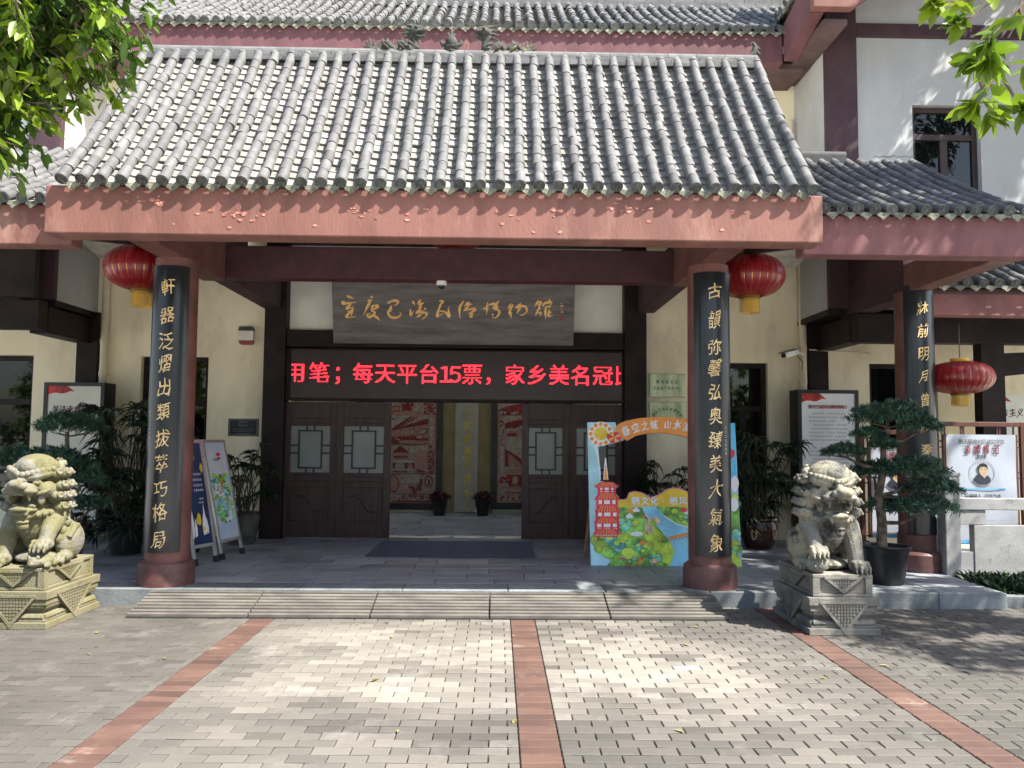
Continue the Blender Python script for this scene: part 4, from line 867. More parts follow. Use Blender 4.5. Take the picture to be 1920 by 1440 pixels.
# ---------------------------------------------------------------- cut-out photo frame board
x0, y0 = G(1108, 1061.5, PT); x1, y1 = G(1391, 1063, PT); yy = 9.2
t = thing('photo_frame_board', 'colourful cut-out photo frame board with red pagoda and orange banner behind the right entrance column', 'photo board', (AX(1250, yy), yy, PT))
b = Board((AX(1108, yy), yy, PT + .005), (1, 0, 0), (0, .15, .989), (1060, 760, 4))
P = {k: mat('print_' + k, tuple(min(.85, q * 1.25) for q in c), .45, var=v, scale=sc) for k, c, v, sc in (('sky', (.36, .60, .78), .1, 2.5), ('yellow', (.72, .48, .03), .1, 4), ('green', (.22, .50, .08), .35, 5), ('teal', (.16, .52, .42), .3, 7), ('lime', (.42, .58, .06), .2, 6), ('river', (.22, .52, .76), .12, 4), ('red', (.62, .03, .045), .12, 8), ('orange', (.78, .25, .04), .05, 3), ('white', (.80, .81, .84), .03, 3), ('pink', (.75, .22, .35), .1, 4), ('brown', (.30, .16, .07), .2, 9), ('dark', (.05, .11, .06), .2, 6), ('tan', (.55, .46, .30), .2, 12), ('cyan', (.10, .45, .72), .1, 3))}
hill = [(380, 708), (440, 708), (462, 698), (482, 655), (520, 645), (580, 660), (640, 692), (700, 672), (760, 632), (810, 618), (870, 628), (925, 655), (1000, 690), (1100, 680), (1224, 650)]
left = [(165, 127), (375, 127), (385, 165), (438, 262), (330, 292), (262, 290), (248, 320), (258, 450), (262, 565), (390, 600), (370, 650), (402, 690), (380, 706), (178.2, 706)]
mb = MB(); slab(mb, b.f, b.pts(left), -.03, 0); slab(mb, b.f, b.pts([(178.2, 706.5)] + hill + [(1299, 700), (1325, 1213), (192, 1207)]), -.03, 0)
slab(mb, b.f, b.pts([(1200, 134), (1272, 134), (1299, 699), (1224, 649), (1232, 450), (1212, 300)]), -.03, 0)
mb.build('panel', P['sky'], t)
LAYERS = {}
def L(col, pts, z): b.layer(LAYERS.setdefault(col, MB()), pts, z)
rg = random.Random(12)
L('yellow', hill + [(1290, 760), (925, 765), (620, 757), (380, 768)], .0015)
L('green', [(380, 766), (572, 764), (600, 830), (680, 900), (760, 990), (800, 1050), (815, 1110), (780, 1206), (310, 1206), (340, 1165), (215, 1095), (200, 1000), (235, 960), (400, 905)], .002)
L('lime', [(560, 960), (660, 905), (760, 992), (800, 1050), (815, 1110), (780, 1200), (690, 1150), (640, 1040)], .003)
L('river', [(572, 764), (680, 760), (740, 832), (830, 892), (930, 922), (1310, 955), (1325, 1210), (782, 1206), (822, 1120), (802, 1040), (742, 960), (640, 850)], .0025)
L('green', [(680, 760), (930, 764), (1301, 770), (1310, 942), (930, 914), (830, 882), (742, 826)], .003)
L('white', [(742, 828), (832, 884), (932, 916), (932, 924), (830, 892), (738, 834)], .0035)
L('orange', [(772, 985), (925, 952), (940, 958), (940, 972), (776, 1006)], .004); [L('brown', disc(800 + 32 * k, 1016 - 7 * k, 15, 17, 14), .0038) for k in range(5)]; [L('river', disc(800 + 32 * k, 1022 - 7 * k, 11, 15, 14), .0042) for k in range(5)]
trees = [(230, 1010, 42), (290, 1000, 48), (350, 1010, 50), (270, 1060, 50), (330, 1100, 52), (400, 1050, 55), (430, 990, 45), (410, 930, 42), (450, 910, 36), (470, 1110, 50), (400, 1150, 40), (560, 1060, 38), (620, 1060, 36), (590, 1100, 34), (690, 1150, 36), (715, 1000, 22), (745, 1010, 24), (490, 880, 26), (525, 885, 26), (410, 830, 30), (420, 870, 28), (820, 795, 24), (870, 840, 26), (905, 850, 26), (890, 880, 20), (1250, 900, 30), (1280, 960, 34), (1265, 1040, 40), (1290, 1080, 36), (1260, 1120, 38), (1270, 690, 26), (1290, 740, 26)]
for i, (x, y, r_) in enumerate(trees):
    L('dark', disc(x, y, r_ + 3, r_ * .9 + 3, 22, .05, rg), .0045 + i * .00016); L(('lime', 'green', 'teal')[i % 3], disc(x, y, r_, r_ * .9, 22, .05, rg), .0046 + i * .00016); L('lime', disc(x - r_ * .3, y - r_ * .3, r_ * .4, r_ * .3, 12, .15, rg), .0047 + i * .00016)
for k in range(22): x, y = rg.uniform(420, 700), rg.uniform(1130, 1195); L(('red', 'orange', 'brown', 'teal')[k % 4], disc(x, y, rg.uniform(7, 16), rg.uniform(5, 12), 7, .25, rg), .0095 + k * .0001)
for x, y, c in ((490, 790, 'orange'), (530, 785, 'white'), (480, 830, 'white'), (890, 785, 'red'), (920, 800, 'white'), (640, 1140, 'teal'), (655, 1165, 'tan'), (580, 1030, 'orange')): L(c, [(x - 28, y), (x, y - 22), (x + 28, y), (x + 20, y + 16), (x - 20, y + 16)], .0105)
L('white', disc(535, 965, 48, 18, 20, .1, rg), .0096)
# small bird over the valley
L('tan', disc(625, 915, 34, 58, 16, .12, rg), .0108); L('tan', disc(670, 868, 45, 30, 16, .1, rg), .0112); L('red', [(575, 822), (585, 818), (620, 850), (608, 858)], .0115); L('lime', disc(655, 882, 26, 20, 12), .0118); L('brown', [(600, 940), (625, 968), (612, 970)], .012)
# pagoda
L('white', [(296, 395), (305, 395), (322, 560), (283, 560)], .0125); L('orange', [(298, 450), (304, 450), (318, 560), (288, 560)], .013)
tiers = [(575, 618, 310, 58, 92, 650), (650, 712, 312, 72, 95, 765), (745, 805, 314, 78, 96, 855), (840, 888, 312, 82, 100, 935), (925, 972, 308, 86, 104, 985)]
for i, (ya, yb_, cx_, ha, hb, yc) in enumerate(tiers):
    z = .0105 + .001 * i if False else .0125
    L('white', [(cx_ - ha, yb_ - 8), (cx_ + ha, yb_ - 8), (cx_ + ha + 3, min(yc + 30, 975)), (cx_ - ha - 3, min(yc + 30, 975))], .0122)
    for u in (-1, -.42, .42, 1): L('red', [(cx_ + u * ha - 9, yb_ - 4), (cx_ + u * ha + 9, yb_ - 4), (cx_ + u * ha + 9, min(yc + 30, 974)), (cx_ + u * ha - 9, min(yc + 30, 974))], .0128)
    L('red', [(cx_ - ha * .8, ya), (cx_ + ha * .8, ya), (cx_ + hb - 8, yb_ - 16), (cx_ + hb + 2, yb_ - 24), (cx_ + hb - 10, yb_), (cx_ - hb + 10, yb_), (cx_ - hb - 2, yb_ - 24), (cx_ - hb + 8, yb_ - 16)], .0132)
    for k in range(7): u = -.8 + 1.6 * k / 6; L('orange', [(cx_ + u * ha * .7 - 3, ya + 6), (cx_ + u * ha * .7 + 3, ya + 6), (cx_ + u * hb * .85 + 4, yb_ - 6), (cx_ + u * hb * .85 - 4, yb_ - 6)], .0137)
    L('red', [(cx_ - ha, yb_ + (yc - yb_) * .55), (cx_ + ha, yb_ + (yc - yb_) * .55), (cx_ + ha, yb_ + (yc - yb_) * .55 + 9), (cx_ - ha, yb_ + (yc - yb_) * .55 + 9)], .013)
# sun
L('white', disc(265, 215, 96, 92, 30, .03), .004)
for k in range(12): a = math.pi * k / 6; L('orange', disc(265 + 76 * math.cos(a), 215 + 74 * math.sin(a), 15, 15, 12), .005)
L('yellow', disc(265, 213, 52, 50, 26), .0055)
L('white', [(215, 290), (232, 290), (262, 470), (266, 560), (258, 560), (250, 450)], .0045)
# right strip
L('cyan', [(1216, 134), (1272, 134), (1285, 540), (1232, 540), (1220, 300)], .002); L('white', disc(1270, 590, 30, 60, 20, .1, rg), .003); L('white', disc(1262, 745, 34, 52, 20), .012)
L('red', [(1222, 340), (1250, 330), (1274, 345), (1262, 390), (1228, 412), (1216, 380)], .004); L('red', disc(1232, 445, 10, 14, 12), .004); L('white', [(1220, 190), (1236, 230), (1240, 330), (1232, 330), (1228, 240)], .004)
L('lime', [(1240, 1100), (1255, 1120), (1270, 1100), (1285, 1140), (1300, 1090), (1320, 1210), (1245, 1210)], .0125)
for c, m_ in LAYERS.items(): m_.build('print_' + {'sky': 'sky'}.get(c, c), P[c], t)
# orange banner, standing proud of the panel
mb = MB(); rib = [(368, 178), (400, 140), (450, 118), (560, 96), (700, 88), (800, 92), (912, 104), (1040, 125), (1140, 150), (1218, 185), (1215, 270), (1150, 262), (1040, 262), (912, 240), (850, 222), (720, 206), (620, 210), (530, 228), (465, 266), (430, 250)]
slab(mb, b.f, b.pts(rib), -.02, .014); rb_ = mb.build('banner', P['orange'], t)
mb = MB()
for ch, x, y, a in (('临', 452, 195, 22), ('空', 522, 172, 15), ('之', 592, 158, 9), ('城', 660, 150, 4), ('山', 765, 146, 0), ('水', 835, 150, -3), ('渝', 905, 162, -6), ('北', 1000, 180, -10)):
    u, v = b.uv(x, y); ca, sa = math.cos(R(a)), math.sin(R(a)); put_glyph(mb, ch, lambda x_, y_, z=0, u=u, v=v, ca=ca, sa=sa: b.f(u + x_ * ca - y_ * sa, v + x_ * sa + y_ * ca, .0165 + z), .115, brush=5, bold=.03)
sub(mb.build('lettering', P['white'], t), rb_)
mb = MB()
for k in range(4):
    a = R(20 + 90 * k); c_, s_ = math.cos(a), math.sin(a); mb2 = [(365, 243), (365 + 62 * c_ - 18 * s_, 243 + 46 * s_ + 18 * c_), (365 + 50 * c_ + 24 * s_, 243 + 40 * s_ - 24 * c_)]
    b.layer(mb, mb2, .018)
mb.build('pinwheel', P['red'], t); mb = MB()
for k in range(4):
    a = R(65 + 90 * k); c_, s_ = math.cos(a), math.sin(a); b.layer(mb, [(365, 243), (365 + 40 * c_ - 8 * s_, 243 + 36 * s_ + 8 * c_), (365 + 34 * c_ + 10 * s_, 243 + 32 * s_ - 10 * c_)], .020)
mb.build('pinwheel_vanes', P['yellow'], t)
mb = MB()
for ch, x in (('晒', 522), ('文', 592), ('化', 662), ('·', 733), ('晒', 808), ('风', 878), ('景', 950)):
    u, v = b.uv(x, 718); put_glyph(mb, ch, lambda x_, y_, z=0, u=u, v=v: b.f(u + x_, v + y_, .0135 + z), .098, bold=.035)
mb.build('slogan', P['white'], t)
mb = MB(); hp = b.pts(hill); [mb.tube([b.f(*p, .004), b.f(*q, .004)], .007, 5) for p, q in zip(hp, hp[1:])]; mb.build('hill_outline', P['pink'], t)
mb = MB(); xx = AX(1120, yy); mb.tube([(xx + .02, yy + .22, 1.5), (xx - .06, yy + .75, PT)], .018, 6); mb.tube([(xx + 1.6, yy + .22, 1.5), (xx + 1.62, yy + .75, PT)], .018, 6); mb.build('prop_legs', P['brown'], t)

# ---------------------------------------------------------------- A-frame poster stands
alum = mat('aluminium', (.55, .55, .56), .35, metal=.6, var=.06); rubber = mat('rubber_foot', (.02, .02, .02), .7)
def aframe(label, pl_, pr_, lean, h, blue):
    (xa, ya), (xb_, yb_) = pl_, pr_; u = Vector((xb_ - xa, yb_ - ya, 0)); W = u.length; u.normalize(); back = Vector((-u.y, u.x, 0)); v = (Vector((0, 0, 1)) + back * lean).normalized()
    t = thing('poster_stand', label, 'poster stand', ((xa + xb_) / 2, (ya + yb_) / 2, PT), 'A-frame poster stands'); bb = Board((xa, ya, PT), u, v, (340, 830, 6)); f = bb.f
    e = .018; lo = .19
    for side in (1, -1):
        if side < 0:
            ob = Vector((xa, ya, PT)) + back * (2 * lean * h / math.sqrt(1 + lean * lean)); v2 = (Vector((0, 0, 1)) - back * lean).normalized(); f2 = plane(ob, u, v2)
        else: f2 = f
        g = MB()
        slab(g, f2, rect(0, .03, e * 2, h), -.02, .006); slab(g, f2, rect(W - e * 2, .03, W, h), -.02, .006); slab(g, f2, rect(e * 2, h - e * 2, W - e * 2, h), -.02, .006); slab(g, f2, rect(e * 2, lo, W - e * 2, lo + e * 2), -.02, .006); g.build('frame', alum, t)
        g = MB(); slab(g, f2, rect(-.01, 0, e * 2 + .01, .075), -.03, .016); slab(g, f2, rect(W - e * 2 - .01, 0, W + .01, .075), -.03, .016); g.build('feet', rubber, t)
    g = MB(); slab(g, f, rect(e * 2, lo + e * 2, W - e * 2, h - e * 2), -.012, -.001)
    if blue:
        pa = g.build('poster', mat('navy_poster', (.012, .05, .14), .4, c2=(.01, .02, .06), scale=2.5), t); y_b = lo + e * 2; g = MB()
        for k, (c_, hh) in enumerate(((.05, .42), (.16, .30), (.5, .34), (.56, .46), (.63, .30))): flat(g, f, [(W * (.06 + c_), y_b + .06 + .02 * k), (W * (.14 + c_), y_b + .10), (W * (.17 + c_), y_b + hh * .6), (W * (.12 + c_), y_b + hh), (W * (.05 + c_), y_b + hh * .55)], .001 + .0005 * k)
        sub(g.build('white_art', P['white'], t), pa); g = MB()
        [dabs(g, f, W * .40, W * .76, h * q, .028, .001) for q in (.72, .675, .63, .59)]; [dabs(g, f, W * .52, W * .74, h * q, .022, .001) for q in (.52, .49)]; sub(g.build('print', P['white'], t), pa)
        g = MB(); flat(g, f, disc(W * .82, h * .77, .025, .05, 10, .3, random.Random(1)), .002); flat(g, f, disc(W * .6, y_b + .17, .02, .03, 8, .3, random.Random(2)), .004); flat(g, f, disc(W * .42, y_b + .27, .035, .07, 8, .3, random.Random(5)), .0045); flat(g, f, disc(W * .5, h * .86, .03, .04, 7, .3, random.Random(6)), .002); sub(g.build('orange_art', P['yellow'], t), pa)
    else:
        pa = g.build('poster', mat('pale_blue_poster', (.52, .62, .74), .4, c2=(.66, .70, .76), scale=2.), t); r_ = random.Random(8); G3 = {}
        for k in range(150):
            c = ('teal', 'green', 'lime', 'river', 'white', 'teal', 'green')[k % 7]; q = r_.uniform(.30, .70); flat(G3.setdefault(c, MB()), f, disc(W * r_.uniform(.14, .86), h * q, r_.uniform(.015, .055), r_.uniform(.012, .035), 9, .5, r_), .0005 + k * .00004)
        for k in range(5): flat(G3.setdefault('red', MB()), f, rect(W * .52 - .025, h * (.55 + .02 * k), W * .52 + .025, h * (.562 + .02 * k)), .006)
        for k in range(4): flat(G3['red'], f, disc(W * (.55 + .08 * (k % 2)), h * (.84 + .035 * (k // 2)), .028, .02, 7, .4, r_), .002); flat(G3.setdefault('dark', MB()), f, disc(W * (.36 + .05 * k), h * (.835 - .01 * (k % 2)), .016, .012, 6, .4, r_), .002)
        for c, m_ in G3.items(): sub(m_.build(c + '_art', P[c], t), pa)
        g = MB(); [dabs(g, f, W * .14, W * .42, h * q, .012, .001) for q in (.255, .24, .225)]; [dabs(g, f, W * .5, W * .84, h * q, .012, .001) for q in (.255, .24)]; sub(g.build('print', P['cyan'], t), pa)
aframe('navy blue A-frame poster stand beside the left entrance column, with white mountains', (G(365, 1062, PT)), (G(409, 1053, PT)), .22, 1.42, True)
aframe('pale blue A-frame poster stand with green map, between the navy stand and the potted palm', (G(417, 1050, PT)), (G(457, 1038, PT)), .22, 1.42, False)

# ---------------------------------------------------------------- lobby: papercut murals, vertical sign
cut_red = mat('papercut_red', (0.21, 0.0154, 0.0175), .6, var=.25, scale=9); cut_pink = mat('papercut_pink', (0.266, 0.084, 0.077), .6, c2=(0.308, 0.252, 0.224), scale=60, lo=.45, hi=.55); cut_bg = mat('papercut_paper', (0.3, 0.33, 0.3075), .6, c2=(0.315, 0.165, 0.1425), scale=26, lo=.5, hi=.54)
def mural(label, zx0, zx1, shapes, flipb):
    yq = 15.36; bb = Board((AX(720 + zx0 / 6, yq), yq - .03, PT + .15), (1, 0, 0), (0, 0, 1), (720, 740, 6))
    t = thing('papercut_mural', label, 'mural', ((AX(720 + (zx0 + zx1) / 12, yq)), yq, PT + .15), 'papercut murals in the court')
    (xa, za), (xb_, zb_) = bb.uv(zx0, 1215), bb.uv(zx1, -60)
    f = MB(); d = .12
    for a in (rect(xa - d, za - d, xa, zb_), rect(xb_, za - d, xb_ + d, zb_), rect(xa, za - d, xb_, za)): slab(f, bb.f, a, -.03, .03)
    f.build('frame', black_m, t); g = MB(); slab(g, bb.f, rect(xa, za, xb_, zb_), -.025, 0); pn = g.build('panel', cut_bg, t); D = {}
    for i, (c, pts) in enumerate(shapes): bb.layer(D.setdefault(c, MB()), pts, .002 + i * .0004)
    for c, m_ in D.items(): sub(m_.build({'r': 'red_cutting', 'p': 'pink_cutting', 'w': 'white_cutting', 'd': 'dark_cutting'}[c], {'r': cut_red, 'p': cut_pink, 'w': cut_bg, 'd': mat('papercut_dark', (.14, .02, .025), .6)}[c], t), pn)
Q = lambda a, b_, c, d: [(a, b_), (c, b_), (c, d), (a, d)]
rg = random.Random(5)
def blobs(c, x0, y0, x1, y1, n, r_): return [(c, disc(rg.uniform(x0, x1), rg.uniform(y0, y1), rg.uniform(r_ * .5, r_), rg.uniform(r_ * .4, r_ * .8), 9, .3, rg)) for _ in range(n)]
S1 = [('p', Q(575, -60, 600, 1215)), ('r', Q(584, -60, 590, 1215)), ('p', Q(85, 1115, 575, 1215)), ('r', Q(85, 1195, 575, 1212)), ('w', Q(90, 1128, 565, 1188)), ('p', Q(500, 240, 572, 560)), ('w', Q(512, 255, 560, 550)), ('p', Q(500, 565, 572, 885))] + \
     [('r', Q(-200, -60, 570, -20)), ('p', Q(-200, 10, 575, 100)), ('r', [(195, 100), (300, 120), (340, 230), (210, 230)]), ('p', Q(90, 180, 570, 232)), ('r', Q(98, 125, 185, 190)), ('p', Q(108, 138, 174, 178))] + blobs('r', 460, 100, 570, 220, 22, 20) + blobs('r', 220, 80, 330, 130, 10, 22) + \
     [('r', [(90, 380), (300, 245), (340, 245), (90, 400)]), ('r', [(90, 400), (370, 245), (400, 245), (90, 415)]), ('r', [(90, 395), (500, 262), (500, 330), (90, 400)]), ('p', [(90, 405), (500, 335), (500, 470), (90, 470)]), ('r', [(90, 470), (330, 465), (500, 490), (500, 550), (90, 550)]), ('p', [(200, 510), (500, 520), (500, 550), (180, 550)]), ('w', Q(120, 480, 150, 490)), ('w', Q(140, 500, 180, 512)), ('w', Q(165, 522, 205, 536)),
      ('d', [(290, 400), (340, 390), (350, 440), (310, 470)]), ('w', [(300, 405), (335, 398), (340, 435), (312, 455)]), ('r', [(375, 420), (440, 385), (500, 380), (470, 440), (400, 455)]), ('w', [(385, 422), (440, 395), (485, 390), (455, 435), (405, 445)]), ('r', disc(400, 475, 48, 30, 16, .15, rg)), ('w', disc(400, 475, 36, 20, 14, .15, rg)), ('d', Q(90, 270, 115, 285))] + \
     [('r', Q(88, 552, 500, 560)), ('p', [(300, 660), (420, 635), (500, 625), (500, 880), (350, 880)]), ('r', [(100, 640), (140, 610), (180, 575), (190, 575), (235, 610), (280, 640), (270, 680), (110, 680)]), ('p', [(120, 650), (260, 650), (290, 690), (90, 690)]), ('r', Q(110, 690, 270, 712)), ('w', [(110, 730), (280, 730), (350, 745), (350, 765), (100, 765)]), ('r', Q(100, 765, 130, 830)), ('r', Q(235, 765, 268, 830)), ('r', Q(318, 765, 345, 830)), ('w', Q(90, 838, 495, 850)), ('d', Q(100, 858, 180, 872)), ('d', Q(190, 858, 265, 872)), ('d', [(350, 840), (400, 840), (470, 872), (390, 872)]), ('p', [(345, 760), (500, 800), (500, 830), (350, 830)])] + blobs('d', 505, 580, 565, 870, 26, 17) + \
     [('r', Q(85, 885, 575, 893)), ('r', disc(110, 1000, 62, 98, 20)), ('p', disc(110, 1000, 50, 84, 20)), ('p', [(200, 1000), (330, 990), (340, 1010), (200, 1012)]), ('d', [(400, 950), (430, 940), (440, 990), (410, 1060), (395, 1010)]), ('d', disc(505, 975, 48, 68, 18)), ('w', disc(505, 980, 34, 52, 18)), ('d', Q(495, 950, 520, 1020)), ('p', [(190, 1060), (330, 1040), (420, 1085), (575, 1060), (575, 1112), (190, 1112)])] + blobs('d', 300, 1020, 410, 1105, 16, 24) + blobs('r', 120, 1135, 555, 1180, 34, 15)
S2 = [('p', Q(1268, -60, 1285, 1215)), ('p', Q(1285, 1115, 1900, 1215)), ('w', Q(1290, 1128, 1900, 1188)), ('p', Q(1285, 240, 1355, 560)), ('w', Q(1297, 255, 1345, 550)), ('p', Q(1285, 565, 1355, 885)), ('w', Q(1297, 575, 1345, 880)), ('r', [(1290, 170), (1380, 130), (1480, 110), (1640, 95), (1640, 235), (1290, 235)])] + blobs('w', 1300, 190, 1640, 230, 14, 20) + \
     [('r', [(1360, 320), (1470, 290), (1640, 265), (1640, 400), (1360, 400)]), ('p', [(1360, 400), (1640, 390), (1640, 470), (1360, 470)]), ('r', disc(1440, 450, 55, 22, 14, .2, rg)), ('w', [(1362, 390), (1420, 375), (1470, 385), (1540, 350), (1640, 345), (1640, 365), (1480, 400), (1362, 410)]), ('r', [(1360, 610), (1440, 650), (1540, 720), (1640, 790), (1640, 810), (1360, 810)]), ('p', [(1400, 660), (1500, 740), (1560, 800), (1400, 800)]), ('w', Q(1430, 790, 1640, 820)), ('d', Q(1460, 795, 1640, 806)), ('p', [(1360, 850), (1420, 830), (1640, 850), (1640, 885), (1360, 885)]), ('r', Q(1400, 900, 1640, 1060)), ('w', disc(1475, 965, 34, 50, 14)), ('p', Q(1285, 1030, 1640, 1060)), ('w', Q(1310, 1080, 1640, 1090)), ('r', Q(1360, 1095, 1640, 1105))] + blobs('r', 1310, 905, 1400, 1000, 14, 22) + blobs('r', 1310, 1135, 1640, 1180, 26, 15) + blobs('d', 1300, 260, 1345, 540, 16, 14)
mural('red papercut mural with pagoda hall, left of the vertical sign inside the doorway', -260, 600, S1, 1)
mural('red papercut mural with hills and river, right of the vertical sign inside the doorway', 1268, 2050, S2, -1)
yq = LY - .055; bb = Board((AX(720 + 790 / 6, yq), yq, PT + .03), (1, 0, 0), (0, 0, 1), (720, 740, 6))
t = thing('vertical_sign', 'pale vertical sign with gold characters on the lobby wall seen through the doorway', 'sign', (AX(875, yq), yq, PT + .03))
(xa, za), (xb_, zb_) = bb.uv(790, 1320), bb.uv(1065, 40); mb = MB(); slab(mb, bb.f, rect(xa, za, xb_, zb_), -.02, .03); mb.build('board', mat('pale_grey_board', (0.294, 0.294, 0.28), .6, var=.04), t, bevel=.004)
mb = MB()
for ch, zy in zip('文化遺產保護中心', (215, 345, 500, 650, 795, 950, 1105, 1240)): u, v = bb.uv(932, zy); put_glyph(mb, ch, lambda x, y, z=0, u=u, v=v: bb.f(u + x, v + y, .032 + z), .215, brush=8, bold=.005)
mb.build('lettering', mat('yellow_gold', (.58, .45, .04), .5), t)

# ---------------------------------------------------------------- mat and ramps
t = thing('door_mat', 'dark blue ribbed door mat lying before the open doors', 'mat', (-.55, 10.4, PT)); mb = MB(); mb.box(-1.58, .47, 9.72, 11.18, PT + .003, PT + .013)
mb.build('mat', mat('blue_mat', (.075, .092, .135), .9, c2=(.058, .072, .108), scale=3, bump=.003, bscale=260, stretch=(1, .15, 1)), t, bevel=.004)
ramp_m = mat('ramp_slats', (0.1296, 0.1188, 0.1008), .8, c2=(0.0828, 0.0756, 0.0648), scale=3, tint=.3, bump=.002, bscale=60, stretch=(1, 3, 1), c3=(0.0936, 0.0828, 0.0648), scale3=2, lo3=.58, hi3=.75)
ramp_d = mat('ramp_base', (.03, .028, .026), .8)
rx = [AX(p, 7.14) for p in (250, 475, 700, 921, 1145, 1364)]
r0 = None
for i in range(5):
    xa, xb_ = rx[i] + .004, rx[i + 1] - .004
    labs = ['leftmost slatted ramp panel, dull brown, below the left entrance column', 'second slatted ramp panel from the left entrance column', 'middle slatted ramp panel in front of the mat', 'fourth slatted ramp panel, left of the rightmost one', 'rightmost slatted ramp panel, partly in tree shade near the right column']
    if r0 is None:
        t = thing('ramp_panel', labs[0], 'ramp', ((xa + xb_) / 2, 7.4, 0), 'slatted ramp panels along the platform edge'); r0 = t
        W = xb_ - xa; bs = MB(); bs.prism([(xa, 7.13, .0), (xa, 7.66, .0), (xa, 7.66, .132), (xa, 7.13, .012)], (W, 0, 0)); bs.build('base', ramp_d, t)
        mb = MB(); n = 8; rg = random.Random(4)
        for k in range(n):
            y0 = 7.135 + k * .525 / n; y1 = y0 + .525 / n * .54; zz = lambda y: .022 + (y - 7.13) / .53 * .12
            mb.prism([(xa + .004, y0, zz(y0) - .012), (xa + .004, y1, zz(y1) - .012), (xa + .004, y1, zz(y1) + .013), (xa + .004, y0, zz(y0) + .013)], (W - .008, 0, 0), rg.gauss(.5, .25))
        mb.build('slats', ramp_m, t, bevel=.003)
    else:
        c = copy_tree(r0, ((xa + xb_) / 2, 7.4, 0)); c['label'] = labs[i]; c.scale = ((xb_ - xa) / W, 1, 1)
# ---------------------------------------------------------------- stone lions on pedestals
lionL_m = mat('yellow_lichen_stone', (0.1866, 0.1779, 0.1399), .85, c2=(0.1435, 0.1342, 0.06315), scale=3.5, lo=.45, hi=.55, bump=.010, bscale=70, c3=(0.061, 0.05382, 0.02512), scale3=6, lo3=.54, hi3=.72)
lionR_m = mat('dark_lichen_stone', (0.2873, 0.2674, 0.1933), .85, c2=(0.1658, 0.1602, 0.1326), scale=3.5, lo=.45, hi=.55, bump=.010, bscale=70, c3=(0.03868, 0.03868, 0.03536), scale3=4, lo3=.52, hi3=.60)
pedL_m = mat('mossy_pedestal_stone', (0.1794, 0.1636, 0.1019), .88, c2=(0.1435, 0.1263, 0.05884), scale=3, bump=.005, bscale=60, c3=(0.07176, 0.06458, 0.03229), scale3=4, lo3=.56, hi3=.74)
pedR_m = mat('grey_pedestal_stone', (0.2444, 0.2297, 0.1955), .88, c2=(0.1368, 0.132, 0.1124), scale=3, bump=.005, bscale=60, c3=(0.05865, 0.0606, 0.05376), scale3=3, lo3=.55, hi3=.7)
